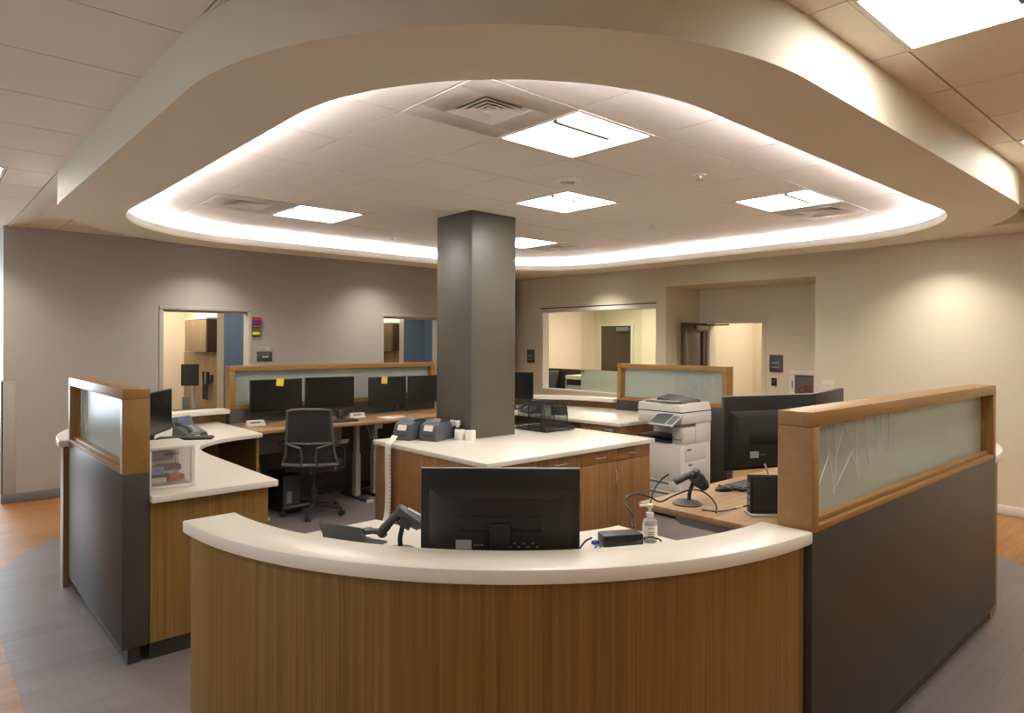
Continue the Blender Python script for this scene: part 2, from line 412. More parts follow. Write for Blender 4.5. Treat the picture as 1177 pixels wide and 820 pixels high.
# rooms beyond the doors
mb = MB(); mb.box(2.0, 2.12, GY+GT, 11.6, 0, 2.7); mb.box(2.0, 3.44, 11.5, 11.62, 0, 2.7)
struct('wall_exam', mb, 'wall_cream')
mb = MB().box(3.44, 4.75, 11.5, 11.62, 0, 2.7).box(4.66, 4.78, GY+GT, 11.5, 0, 2.7); struct('wall_exam_blue', mb, 'wall_blue')
mb = MB().box(3.34, 3.435, 10.0, 11.5, 0, 2.7); struct('wall_exam_wing', mb, 'wall_cream')
mb = MB().box(2.0, 4.78, GY+GT, 11.62, 2.7, 2.78); struct('ceiling_exam', mb, 'white_paint')
mb = MB(); mb.box(5.0, 5.12, GY+GT, 11.6, 0, 2.7); mb.box(5.0, 6.48, 11.5, 11.62, 0, 2.7)
struct('wall_ward', mb, 'wall_cream')
mb = MB().box(6.48, 8.0, 11.5, 11.62, 0, 2.7).box(7.95, 8.05, GY+GT, 11.5, 0, 2.7); struct('wall_ward_blue', mb, 'wall_blue')
mb = MB().box(6.392, 6.48, 10.0, 11.5, 0, 2.7); struct('wall_ward_wing', mb, 'wall_cream')
mb = MB().box(5.0, 8.0, GY+GT, 11.62, 2.7, 2.78); struct('ceiling_ward', mb, 'white_paint')
# room behind the glazed opening
mb = MB(); mb.box(11.6, 11.72, 5.94, 10.2, 0, 2.7); mb.box(BX+BT, 11.72, 10.1, 10.2, 0, 2.7); mb.box(NX+BT, 11.72, 5.94, 6.0, 0, 2.7)
struct('wall_office', mb, 'wall_cream')
mb = MB().box(BX+BT, 11.72, 5.94, 10.2, 2.7, 2.78); struct('ceiling_office', mb, 'white_paint')
# room behind the niche door
mb = MB(); mb.box(10.9, 11.0, 3.4, 5.94, 0, 2.7); mb.box(NX+BT, 11.0, 3.4, 3.5, 0, 2.7); mb.box(NX+BT, 11.0, 5.88, 5.94, 0, 2.7)
struct('wall_corridor', mb, 'wall_cream')
mb = MB().box(NX+BT, 11.0, 3.4, 5.94, 2.7, 2.78); struct('ceiling_corridor', mb, 'white_paint')

# column
mb = MB().box(3.57, 4.07, 4.47, 4.97, ZW+.013, ZI+.05, .004); mb.box(3.57, 4.07, 4.47, 4.97, .003, ZW-.06)
struct('column', mb, 'column')

# ------------------------------------------------------------------ ceilings
def clip(poly, conv):
    for (ax, ay), (bx, by) in zip(conv, conv[1:]+conv[:1]):
        if abs(ax-bx)+abs(ay-by) < 1e-9: continue
        f = lambda p: (bx-ax)*(p[1]-ay)-(by-ay)*(p[0]-ax)
        out = []
        for i, p in enumerate(poly):
            q = poly[i-1]; fp, fq = f(p), f(q)
            if (fp >= 0) != (fq >= 0):
                k = fq/(fq-fp); out.append((q[0]+(p[0]-q[0])*k, q[1]+(p[1]-q[1])*k))
            if fp >= 0: out.append(p)
        poly = out
        if len(poly) < 3: return []
    return poly
def tiles(mb, xs, ys, z, gap, skip=(), th=.012, shape=None):
    for xa, xb in zip(xs, xs[1:]):
        for ya, yb in zip(ys, ys[1:]):
            if xb-xa < .03 or yb-ya < .03: continue
            cx, cy = (xa+xb)/2, (ya+yb)/2
            if any(a < cx < b and c < cy < d for a, b, c, d in skip): continue
            if shape is None: mb.box(xa+gap, xb-gap, ya+gap, yb-gap, z, z+th); continue
            p = clip([(xa+gap, ya+gap), (xb-gap, ya+gap), (xb-gap, yb-gap), (xa+gap, yb-gap)], shape)
            p = [a for a, b in zip(p, p[1:]+p[:1]) if (a[0]-b[0])**2+(a[1]-b[1])**2 > 1e-8]
            if len(p) > 2: mb.prism(p, z, z+th)
def grid(o, pitch, lo, hi):
    k0 = math.ceil((lo-o)/pitch+1e-6); v = [lo]
    while o+k0*pitch < hi-1e-6: v.append(o+k0*pitch); k0 += 1
    return v+[hi]
P61 = .6125
out_lights = [(2.49, .375), (4.94, .375), (-.065, 5.925), (-.065, -1.425), (2.49, -2.075), (4.94, -2.075), (-1.5, 2.25), (7.0, -2.075)]  # entries after the third are unseen lights, added to brighten the hall
skip_out = [(x-.02, x+.63, y-.02, y+.63) for x, y in out_lights]
mb = MB()
skipring = [(1.1, 7.0, 1.4, 7.0)]
Xr = grid(2.49, P61, .98, 8.3); Yr = grid(.9875, P61, -4.05, 8.9)
tiles(mb, Xr, Yr, ZC, .0045, skip_out+[(7.62, 8.3, -4, 9), (.9, 1.88, -4, 3.0)])
Xl = [-4.05, -2.415, -1.29, -.065, .5475, .83]; 
yl = grid(2.25, P61, -4.05, 12.9)
for ya, yb in zip(yl, yl[1:]):
    lit = [x for x, y in out_lights if x < .5 and abs((ya+yb)/2-(y+P61/2)) < .25]
    xs = [-4.05, -2.83, -1.61, -.39, .83] if not lit else sorted([-4.05, -2.83, -1.61, -.39, .83]+[lit[0], lit[0]+P61])
    tiles(mb, xs, [ya, yb], ZC, .0045, skip_out)
mb.mat(1)
mb.box(-4.2, 9.0, -4.2, 13, ZC+.014, ZC+.05)     # grid plane above the tile reveals
mb.mat(2)
mb.box(.832, .978, -4.05, 8.9, ZC-.012, ZC+.014)  # drywall strip
mb.box(.978, 1.88, -4.05, 3.05, ZC-.004, ZC+.014)
mb.box(7.62, BX, -4.05, 10.05, ZI, ZC+.014)       # drywall soffit along the beige wall
struct('ceiling', mb, ['tile', 'tgrid', 'drywall'])

# curved soffit ring
C0, C1, E0, E1 = 2.5, 5.60, 2.80, 5.65
NR = 28
outer = rr2(C0, C1, E0, E1, .82, 7.29, 1.13, 7.33, NR)
inner = rr2(C0, C1, E0, E1, 1.26, 6.80, 1.565, 6.91, NR)
lipo = rr2(C0, C1, E0, E1, 1.26-.02, 6.82, 1.545, 6.93, NR)
outi = rr2(C0, C1, E0, E1, .84, 7.27, 1.15, 7.31, NR)
shelf = rr2(C0, C1, E0, E1, 1.02, 7.04, 1.32, 7.15, NR)
mb = MB()
mb.ringwall(outi, outer, ZR+.0, ZC+.02)      # outer fascia
mb.ringwall(inner, outi, ZR, ZR+.018)        # underside
mb.mat(1); mb.ringwall(inner, lipo, ZR+.018, ZR+.068)     # lip at the opening
struct('ceiling_soffit', mb, ['drywall', 'white_paint'])
# recessed tile ceiling inside the ring
in_lights = [(2.40, 2.19), (3.625, 3.415), (2.40, 5.2525), (4.85, 2.19), (4.85, 5.2525)]
in_vents = [(1.79, 2.19), (1.79, 5.2525), (5.46, 2.19), (5.46, 5.2525)]
skip_in = [(x-.02, x+.63, y-.02, y+.63) for x, y in in_lights+in_vents]
mb = MB()
IX = (.85, 7.26); IY = (1.16, 7.30)
rim = rr2(C0, C1, E0, E1, .845, 7.265, 1.155, 7.305, 14)
tiles(mb, grid(1.7875, P61, *IX), grid(2.19, P61, *IY), ZI, .0035, skip_in, shape=rim)
mb.mat(1); mb.prism(rim, ZI+.013, ZI+.04)
struct('ceiling_recess', mb, ['tile', 'tgrid'])
# cove light strip on the soffit ledge
s1 = rr2(C0, C1, E0, E1, 1.26-.075, 6.80+.075, 1.565-.075, 6.91+.075, NR); s2 = rr2(C0, C1, E0, E1, 1.26-.045, 6.80+.045, 1.565-.045, 6.91+.045, NR)
mb = MB().ringwall(s2, s1, ZR+.0185, ZR+.0675)
tag(mb.build('cove_light', 'cove'), 'continuous white light strip glowing inside the curved ceiling soffit', 'light strip')

# recessed square lights
def ceiling_light(x, y, z, label, group):
    t = thing('ceiling_light', label, 'ceiling light', (x+P61/2, y+P61/2, z), 0, group)
    h = P61/2-.002; f = .022; mb = MB()
    for a, b, c, d in ((-h, h, -h, -h+f), (-h, h, h-f, h), (-h, -h+f, -h+f, h-f), (h-f, h, -h+f, h-f)): mb.box(a, b, c, d, -.006, .012, .002)
    mb.build('frame', 'white', t)
    MB().box(-h+f, h-f, -h+f, h-f, 0.0, .006).build('diffuser', 'lamp', t)
    MB().box(-h+f, .14, -.137, -.107, -.018, -.0005, .003).build('lamp_bar', 'mgrey', t)
    return t
GL = 'square lights in the raised ceiling'
src = ceiling_light(*in_lights[0], ZI, 'square lit ceiling light next to the large front air vent, inside the curved soffit', GL)
labs = ['square lit ceiling light in front of the grey column, just behind the fire alarm strobe',
        'square lit ceiling light beside the far left air vent, inside the curved soffit',
        'square lit ceiling light beside the far right air vent, inside the curved soffit',
        'square lit ceiling light half hidden behind the top of the grey column']
for (x, y), l in zip(in_lights[1:], labs): copy_thing(src, (x+P61/2, y+P61/2, ZI), 0, l, GL)
GO = 'square lights in the outer ceiling'
labs = ['large square ceiling light outside the soffit, in the upper right corner of the photo',
        'ceiling light outside the soffit at the right photo edge, beyond the big corner one',
        'ceiling light over the left passage, its tip at the left photo edge']
for i, (x, y) in enumerate(out_lights):
    l = labs[i] if i < 3 else 'added unseen ceiling light over the hall in front of the station, outside the picture'
    copy_thing(src, (x+P61/2, y+P61/2, ZC), 0, l, GO if i < 3 else 'added unseen hall ceiling lights')

# four-way air vents
def vent(x, y, label):
    t = thing('air_vent', label, 'air vent', (x+P61/2, y+P61/2, ZI), 0, 'square ceiling air vents')
    h = P61/2-.003; k = .155; mb = MB()
    for a, b, c, d in ((-h, h, -h, -k), (-h, h, k, h), (-h, -k, -k, k), (k, h, -k, k)): mb.box(a, b, c, d, -.003, .006, .001)
    mb.build('face_plate', 'tgrid', t)
    MB().box(-k, k, -k, k, .055, .06).build('duct_opening', 'brown_vent', t)
    mb = MB()
    for j, r in enumerate((.15, .115, .08, .045)):
        s = r-.031; zo, zi = -.004+.002*j, .012+.002*j
        p = [(-r, -r), (r, -r), (r, r), (-r, r)]; q = [(-s, -s), (s, -s), (s, s), (-s, s)]
        vs = [(x_, y_, zo) for x_, y_ in p]+[(x_, y_, zi) for x_, y_ in q]+[(x_*.985, y_*.985, zo+.003) for x_, y_ in p]+[(x_*.96, y_*.96, zi+.003) for x_, y_ in q]
        fs = []
        for i in range(4):
            m = (i+1) % 4
            fs += [(i, m, 4+m, 4+i), (8+i, 12+i, 12+m, 8+m), (i, 8+i, 8+m, m), (4+i, 4+m, 12+m, 12+i)]
        mb.add(vs, fs)
    mb.box(-.012, .012, -.012, .012, .005, .05)
    mb.build('louvre', 'white', t)
    return t
v0 = vent(*in_vents[0], 'large square ceiling air vent nearest the front of the soffit opening')
for (x, y), l in zip(in_vents[1:], ['square ceiling air vent at the left end of the soffit opening',
        'square ceiling air vent at the right end of the soffit opening', 'square ceiling air vent at the back, right of the grey column']):
    copy_thing(v0, (x+P61/2, y+P61/2, ZI), 0, l)

# strobe, sprinklers, downlights
t = thing('fire_alarm_strobe', 'white ceiling fire alarm strobe with red FIRE lettering', 'fire alarm', (3.41, 3.20, ZI))
MB().lathe([(.085, -.001), (.085, -.018), (.078, -.024)], n=36).build('housing', 'white', t)
MB().at((.05, .035, 0)).lathe([(.026, -.024), (.025, -.036), (.016, -.046), (.0, -.048)]).build('lens', 'white', t)
fc = bpy.data.curves.new('lettering', 'FONT'); fc.body = 'FIRE'; fc.size = .052; fc.extrude = .0006; fc.align_x = 'CENTER'; fc.align_y = 'CENTER'
fo = bpy.data.objects.new('lettering', fc); COL.objects.link(fo); fo.parent = t; fo.location = (-.012, .022, -.0252)
fm = bpy.data.meshes.new_from_object(fo.evaluated_get(bpy.context.evaluated_depsgraph_get())); bpy.data.objects.remove(fo)
fm.materials.clear(); fm.materials.append(M['redmark'])
fo = bpy.data.objects.new('lettering', fm); COL.objects.link(fo); fo.parent = t; fo.location = (-.7426*.015-.6698*.04, .6696*.015-.7427*.04, -.0252)
fo.rotation_euler = (PI, 0, math.radians(-42)); fo.scale = (1, 1.7, 1)
def sprinkler(x, y, z, label):
    t = thing('sprinkler', label, 'sprinkler', (x, y, z), 0, 'ceiling sprinklers')
    MB().lathe([(.042, -.0005), (.042, -.006), (.03, -.010)]).build('escutcheon', 'white', t)
    MB().lathe([(.012, -.010), (.010, -.03), (.024, -.032), (.024, -.035)]).build('deflector', 'metal', t)
    return t
s0 = sprinkler(3.93, 2.50, ZI, 'small ceiling sprinkler right of the fire alarm strobe')
copy_thing(s0, (3.85, 6.18, ZI), 0, 'small ceiling sprinkler left of the grey column')
copy_thing(s0, (5.21, 3.82, ZI), 0, 'small ceiling sprinkler in front of the back right lights')
def downlight(x, y, z, label, grp, power):
    t = thing('downlight', label, 'downlight', (x, y, z), 0, grp)
    mb = MB(); n = 32; prof = [(.062, -.001), (.085, -.001), (.085, -.008), (.058, -.008), (.058, -.003)]
    mb.lathe([(.085, -.0005), (.085, -.007), (.06, -.009)]).build('trim_ring', 'white', t)
    MB().lathe([(.058, -.0092), (.05, -.011)]).build('lens', 'lamp', t)
    l = bpy.data.lights.new('downlight_lamp', 'SPOT'); l.energy = power; l.color = WARM; l.spot_size = math.radians(125); l.spot_blend = 1.0; l.shadow_soft_size = .05
    lo = bpy.data.objects.new('downlight_lamp', l); COL.objects.link(lo); lo.parent = t; lo.location = (0, 0, -.02)
    return t
PW = 100
GD = 'recessed downlights along the far wall'
for x, l in ((.45, 'downlight over the left end of the grey wall'), (2.77, 'downlight over the left doorway of the grey wall'), (5.17, 'downlight over the grey wall between its two doorways')):
    downlight(x, 8.30, ZC, l, GD, PW)
for y, l in ((6.9, 'small downlight by the glazed opening, right of the column'), (4.62, 'downlight over the niche in the beige wall'), (2.24, 'small downlight near the right wall at the soffit corner'), (-.3, 'downlight over the near end of the beige wall')):
    downlight(7.78, y, ZI, l, 'recessed downlights along the beige wall', PW)
# ceiling lamps of the rooms beyond
def area(x, y, z, sx, sy, p, col=WARM):
    l = bpy.data.lights.new('room_lamp', 'AREA'); l.shape = 'RECTANGLE'; l.size = sx; l.size_y = sy; l.energy = p; l.color = col
    o = bpy.data.objects.new('room_lamp', l); COL.objects.link(o); o.location = (x, y, z)
area(2.75, 10.3, 2.69, .6, 1.2, 26); area(4.05, 10.3, 2.69, .6, 1.2, 12); area(6.4, 10.3, 2.69, .6, 1.2, 30); area(10.2, 8.2, 2.69, .6, 1.2, 60); area(10.2, 4.7, 2.69, .6, 1.2, 24)

# ------------------------------------------------------------------ partitions with etched glass
MOTIF = [(.169,1.318,.207,1.409),(.255,1.405,.332,1.111),(.169,1.14,.284,1.276),(.344,1.401,.356,1.258),(.356,1.258,.336,1.112),(.356,1.268,.457,1.42),(.356,1.141,.522,1.269),(.444,1.38,.562,1.204),(.549,1.41,.576,1.146),(.589,1.253,.636,1.40),(.645,1.395,.716,1.183),(.775,1.41,.81,1.207),(.85,1.41,.835,1.204),(.96,1.41,.881,1.211),(.944,1.41,.96,1.226),(1.009,1.41,.992,1.216),(.169,1.219,.18,1.41)]
def etched(mb, L, y, x0, flip, most=9, r=.003):
    """branching etched strokes; the motif starts at x0 and runs forwards or backwards along the pane"""
    for a, za, b, zb in MOTIF:
        a, b = a-.169, b-.169
        if max(a, b) > most: continue
        p, q = ((x0-a, x0-b) if flip else (x0+a, x0+b))
        if min(p, q) < .072 or max(p, q) > L-.072: continue
        mb.tube([(p, y, min(za, 1.414)), (q, y, min(zb, 1.414))], r, 5)
def partition(name, label, A, rz, L, th, etch_sides, etch_span, seed):
    """local x runs along the panel, local y is its thickness"""
    t = thing(name, label, 'partition', (A[0], A[1], .003), rz, 'glass topped station partitions')
    MB().box(0, L, 0, th, .10, ZWB-.003, .003).build('dark_panel', 'laminate', t)
    MB().box(.04, L-.04, .035, th-.035, 0, .10).build('kick_base', 'kick', t)
    MB().box(.03, L-.03, .003, .032, .086, .0995).box(.03, L-.03, th-.032, th-.003, .086, .0995).build('metal_edge', 'darkmetal', t)
    z0, z1 = ZWB-.003, ZTOP-.003; fw = .055; mb = MB()
    mb.box(0, L, 0, th, z1-fw, z1, .002)
    mb.box(0, fw, 0, th, z0, z1-fw-.0008, .0015); mb.box(L-fw, L, 0, th, z0, z1-fw-.0008, .0015)
    mb.box(fw, L-fw, 0, th, z0, z0+.022, .001); mb.box(fw, L-fw, .022, th-.022, z0+.022, z0+.042, .001)
    for x0, x1 in ((fw, fw+.018), (L-fw-.018, L-fw)): mb.box(x0, x1, th/2-.02, th/2+.02, z0+.042, z1-fw)
    mb.build('wood_frame', 'oak', t)
    g = MB().box(fw+.010, L-fw-.010, th/2-.005, th/2+.005, z0+.04, z1-fw+.005).build('frosted_glass', 'frost', t)
    mb = MB()
    for s in etch_sides: etched(mb, L, th/2+s*.0055, *etch_span)
    mb.build('etched_lines', 'etch', g)
    return t
partition('partition', 'charcoal partition with wood framed glass along the right front side', (2.50, 1.11), 0, 2.575, .135, (-1, 1), (.169, False), 3)
partition('partition', 'short charcoal partition with wood framed glass at the left front', (.99, 4.0), PI/2, 1.56, .13, (1,), (1.46, True, .22), 5)
partition('partition', 'long partition with wood framed glass behind the paired monitors', (2.50, 7.10), 0, 2.575, .13, (-1,), (1.72, False, .7, .002), 8)
partition('partition', 'partition with wood framed glass behind the white copier', (6.75, 3.87), PI/2, 1.51, .13, (1,), (.20, False, .62, .0017), 11)

# ------------------------------------------------------------------ corner counters
def counter(name, label, c, a0, surf, parts=None):
    """quarter-round counter: centre c, starts at angle a0, sweeps 90 degrees; surf = work surface outline (world)"""
    t = thing(name, label, 'counter', (c[0], c[1], .003), 0, 'quarter round station counters')
    R = 1.69
    q = arc(*c, R, a0, a0+90, 40); p = arc(*c, 1.49, a0, a0+90, 40)
    MB().prism(q+p[::-1], ZT-.048, ZT, .007).build('transaction_top', 'solid', t, world=True)
    q = arc(*c, R-.028, a0+.3, a0+89.7, 40); p = arc(*c, R-.060, a0+.3, a0+89.7, 40)
    MB().prism(q+p[::-1], .003, ZT-.0485).build('front_panel', 'wood', t, world=True)
    MB().prism(surf, ZW-.038, ZW, .005).build('work_surface', 'solid', t, world=True)
    return t
cf = (2.5, 2.8)
front = counter('reception_counter', 'curved wood fronted reception counter with white top, in the foreground', cf, 180,
    arc(*cf, 1.62, 181, 269, 32)+[(2.425, 1.205), (2.425, 1.962)]+arc(*cf, .842, 261, 184, 24)+[(1.65, 2.775), (.9, 2.775)])
MB().box(.925, 1.62, 2.72, 2.745, .02, ZW-.04).build('end_panel', 'wood', front, world=True)
MB().box(2.37, 2.395, 1.24, 1.90, .02, ZW-.04).build('end_panel', 'wood', front, world=True)
cl = (2.5, 5.6)
cut = [(1.68, 3.955), (1.68, 5.15)]+[(1.69, 5.36), (1.715, 5.52), (1.77, 5.66), (1.86, 5.80), (2.0, 5.92), (2.18, 6.01), (2.425, 6.055)]
left = counter('corner_counter', 'white topped corner counter at the left with a scooped out seat', cl, 90,
    cut+[(2.425, 7.09), (2.425, 7.195)]+arc(*cl, 1.62, 93, 177, 32)+[(.995, 5.57), (.992, 3.955)])
mb = MB().box(.992, 1.635, 3.998, 4.025, .105, ZW-.04); mb.build('side_panel', 'wood', left, world=True)
mb = MB().box(1.0, 1.60, 4.035, 4.06, .003, .0985); mb.build('kick_base', 'kick', left, world=True)
mb = MB().box(2.385, 2.412, 6.10, 7.08, .01, ZW-.04); mb.build('end_panel', 'wood', left, world=True)
mb = MB().box(1.605, 1.635, 4.026, 5.1, .01, ZW-.04); mb.build('seat_side_panel', 'wood', left, world=True)
cb = (5.07, 5.40)
back = counter('corner_counter', 'white topped corner counter behind the grey column at the back right', cb, 0,
    [(5.49, 4.425), (5.43, 6.32), (5.10, 6.40), (5.10, 7.0)]+arc(*cb, 1.62, 88, 2, 32)+[(6.61, 5.38), (6.61, 4.425)])
mb = MB().box(5.545, 6.60, 4.45, 4.47, .01, ZW-.04).box(5.545, 6.6, 4.97, 4.99, .01, ZW-.04).box(6.55, 6.6, 4.99, 6.4, .01, ZW-.04); mb.build('side_panel', 'island_wood', back, world=True)
dr = MB().box(5.515, 5.54, 4.455, 4.985, .745, ZW-.045, .002).build('drawer', 'island_wood', back, world=True)
MB().tube(smooth_path([(5.516, 4.87, .80), (5.495, 4.85, .80), (5.49, 4.78, .80), (5.495, 4.71, .80), (5.516, 4.69, .80)]), .005).build('handle', 'metal', dr, world=True)
MB().cbox((5.497, 4.57, .805), (.035, .13, .045), .015).build('card_holder', 'mgrey', dr, world=True)
mb = MB().box(5.515, 5.54, 4.455, 4.985, .06, .74, .002); mb.build('cabinet_front', 'island_wood', back, world=True)
cr = (5.07, 2.8)
right = counter('corner_counter', 'curved wood fronted counter whose white end shows beyond the right partition', cr, 270,
    arc(*cr, 1.62, 272, 358, 32)+[(6.6, 2.775), (5.95, 2.775)]+arc(*cr, .84, 358, 272, 20)+[(5.09, 1.27)])

# ------------------------------------------------------------------ island
IX0, IX1, IY0, IY1 = 2.965, 4.79, 3.53, 4.97
wt = MB().prism([(2.935, 3.50), (4.82, 3.50), (4.82, 4.99), (2.935, 4.99)], .872, .91, .005).build('island_worktop', 'solid')
tag(wt, 'white worktop of the island around the grey column', 'worktop')
def handle(mb, p, q, out, r=.0045):
    p, q, out = Vector(p), Vector(q), Vector(out); d = (q-p)
    mb.tube(smooth_path([p, p+d*.06+out*.75, p+d*.3+out, p+d*.5+out*1.08, p+d*.7+out, q-d*.06+out*.75, q], 5), r)
t = thing('island_cabinet', 'plain wood fronted end of the island below the label printers', 'cabinet', (3.2, 4.2, .003))
MB().box(IX0, 3.438, IY0+.02, IY1, .10, .8715).build('carcass', 'island_wood', t, world=True)
MB().box(IX0-.018, IX0, IY0+.01, IY1, .10, .868, .002).build('side_panel', 'island_wood', t, world=True)
MB().box(IX0, 3.436, IY0, IY0+.019, .10, .868, .002).build('front_panel', 'island_wood', t, world=True)
MB().box(IX0+.05, 3.438, IY0+.07, IY1-.05, .003, .0995).build('kick_base', 'kick', t, world=True)
def unit(x0, x1, doors, label):
    t = thing('island_cabinet', label, 'cabinet', ((x0+x1)/2, 4.2, .003))
    MB().box(x0, x1, IY0+.02, 4.46, .10, .8715).build('carcass', 'island_wood', t, world=True)
    MB().box(x0, x1, IY0+.07, 4.4, .003, .0995).build('kick_base', 'kick', t, world=True)
    w = (x1-x0)/doors
    for k in range(doors):
        a, b = x0+k*w+.0015, x0+(k+1)*w-.0015; c = (a+b)/2
        d = MB().box(a, b, IY0, IY0+.019, .768, .868, .0015).build('drawer', 'island_wood', t, world=True)
        h = MB(); handle(h, (c-.06, IY0, .815), (c+.06, IY0, .815), (0, -.024, 0)); h.build('handle', 'metal', d, world=True)
        d = MB().box(a, b, IY0, IY0+.019, .10, .764, .0015).build('door', 'island_wood', t, world=True)
        hx = b-.035 if (doors == 1 or k == 0) else a+.035
        h = MB(); handle(h, (hx, IY0, .58), (hx, IY0, .70), (0, -.024, 0)); h.build('handle', 'metal', d, world=True)
    return t
unit(3.441, 3.908, 1, 'single drawer wood island cabinet just above the front monitor')
unit(3.911, IX1, 2, 'double door wood island cabinet with arched handles beside the copier')
tag(MB().box(4.09, 4.78, 4.47, 4.96, .003, .8715).build('island_cabinet', 'island_wood'), 'back unit of the island, hidden below the mesh organizer', 'cabinet')

# ------------------------------------------------------------------ monitors
def monitor(label, x, y, rz, w=.555, h=.335, zb=.97, desk=ZW, kind='stand', group=None, tilt=0., detail=False, sx0=0.):
    """screen faces local -y; zb = bottom edge of the panel above the floor"""
    t = thing('monitor', label, 'monitor', (x, y, desk+.0005), rz, group)
    z0 = zb-desk; mb = MB()
    mb.at((0, 0, z0), rx=tilt); mb.box(-w/2, w/2, 0, .022, 0, h, .003)
    hs = mb.build('housing', 'black', t)
    mb = MB(); mb.at((0, 0, z0), rx=tilt); mb.box(-w/2+.008, w/2-.008, -.0015, -.0002, .018, h-.008)
    mb.build('screen', 'screen', t)
    mb = MB(); mb.at((0, 0, z0), rx=tilt)
    a = w*.36; r1 = [(-a-.05, .0221, h*.80), (a+.05, .0221, h*.80), (a+.05, .0221, .012), (-a-.05, .0221, .012)]
    r2 = [(-a, .046, h*.70), (a, .046, h*.70), (a, .052, .02), (-a, .052, .02)]
    mb.add(r1+r2, [(3, 2, 1, 0), (4, 5, 6, 7), (0, 1, 5, 4), (1, 2, 6, 5), (2, 3, 7, 6), (3, 0, 4, 7)])
    mb.box(-a*.72, a*.72, .050, .0535, h*.36, h*.52, .002)
    for sx in (-.05, .05): mb.cyl((sx, .048, h*.33), (sx, .0545, h*.33), .004, n=8)
    rear = mb.build('rear_shell', 'black', t)
    if detail:
        mb = MB(); mb.at((0, 0, z0), rx=tilt); mb.box(.10, .155, .0518, .0528, .062, .095); mb.build('serial_sticker', 'lgrey', rear)
        mb = MB(); mb.at((0, 0, z0), rx=tilt)
        for k in range(7): mb.box(-.135+.016*k, -.125+.016*k, .0518, .0524, .068+.012*(k % 2), .074+.012*(k % 2))
        for k in range(3): mb.box(.06+.012*k, .068+.012*k, .0518, .0524, .074, .080)
        mb.build('port_marks', 'mgrey', rear)
        MB().at((0, 0, z0), rx=tilt).box(-w/2, w/2, .004, .018, h, h+.002).build('top_edge', 'lgrey', hs)
    if kind == 'stand':
        MB().box(sx0-.035, sx0+.035, .056, .072, .01, z0+h*.45, .004).build('stand_neck', 'black', t)
        MB().box(sx0-.10, sx0+.10, -.03, .15, 0, .010, .004).build('stand_base', 'black', t)
    else:
        mb = MB(); mb.tube([(0, .055, z0+h*.4), (0, .09, z0+h*.4), (kind*.14, .13, z0+h*.36), (kind*.22, .11, z0+h*.3)], .014)
        mb.build('arm', 'dgrey', t)
        MB().cyl((kind*.22, .11, .0), (kind*.22, .11, z0+h*.42), .016).cyl((kind*.22, .11, 0), (kind*.22, .11, .012), .05).build('arm_post', 'dgrey', t)
    return t
VA = -math.atan2(.6698, .7427)     # heading of the camera's view direction, from +y
# the big front monitor: its back faces the camera, so local +y points at the camera
d = 2.40; fx, fy = .6698*d-.7426*.009*d, .7427*d+.6696*.009*d
monitor('black monitor seen from behind at the middle of the curved reception counter', fx-.005, fy+.02, VA+PI, .562, .338, .945, ZW, 'stand', None, .0, True)
# pairs on the back desks
GM = 'monitors on the back desks'
monitor('back desk monitor with yellow note, left of the office chair', 2.925, 6.93, .06, .575, .35, .985, ZD, 1, GM)
monitor('back desk monitor straight above the office chair', 3.535, 6.93, -.05, .575, .35, .99, ZD, -1, GM)
monitor('back desk monitor with yellow note, beside the grey column', 4.275, 6.93, .05, .525, .335, .985, ZD, 1, GM)
monitor('back desk monitor touching the left edge of the grey column', 4.81, 6.93, -.04, .49, .335, .985, ZD, -1, GM)
# left corner counter
monitor('monitor on the left corner counter, right beside the left partition', 1.53, 5.86, math.radians(58), .54, .335, 1.0, ZW, 'stand')
# behind the column, on the back right counter
monitor('dark monitor just right of the grey column on the back counter', 5.62, 6.22, math.radians(-48), .52, .335, 1.03, ZW, 'stand')
# right desk pair, backs towards the camera
zdk = ZD+.012
def mon_back(label, p, q, zb, h, detail, k):
    p, q = Vector(p), Vector(q); c = (p+q)/2; dv = q-p
    return monitor(label, c.x, c.y, math.atan2(dv.y, dv.x)+PI, dv.length, h, zb, zdk, 'stand', 'monitors on the right desk', 0, detail, k)
mon_back('right desk monitor seen from behind, larger one left of the wood post', (3.03, 1.80), (3.57, 1.60), 1.095, .37, True, -.12)
mon_back('right desk monitor rising above the wood partition, behind the other one', (3.60, 1.605), (4.19, 1.70), 1.095, .37, False, .0)

# sticky notes on two monitors
for n, (x, y, z, l) in enumerate(((2.955, 6.925, 1.312, 'yellow sticky note on the monitor left of the office chair'), (4.22, 6.925, 1.29, 'yellow sticky note on the monitor by the grey column'))):
    mb = MB().at((x, y-.0045, z), ry=.10, rx=.0); mb.sweep([[(-.04, 0, -.05), (.04, 0, -.05)], [(-.04, -.001, -.02), (.04, -.001, -.02)], [(-.04, .0005, .035), (.04, .0005, .035)]], close_ring=False)
    mb.sweep([[(-.04, -.0006, -.05), (.04, -.0006, -.05)], [(-.04, -.0016, -.02), (.04, -.0016, -.02)], [(-.04, -.0001, .035), (.04, -.0001, .035)]], close_ring=False)
    tag(mb.build('sticky_note', 'yellow'), l, 'sticky note', 'sticky notes')

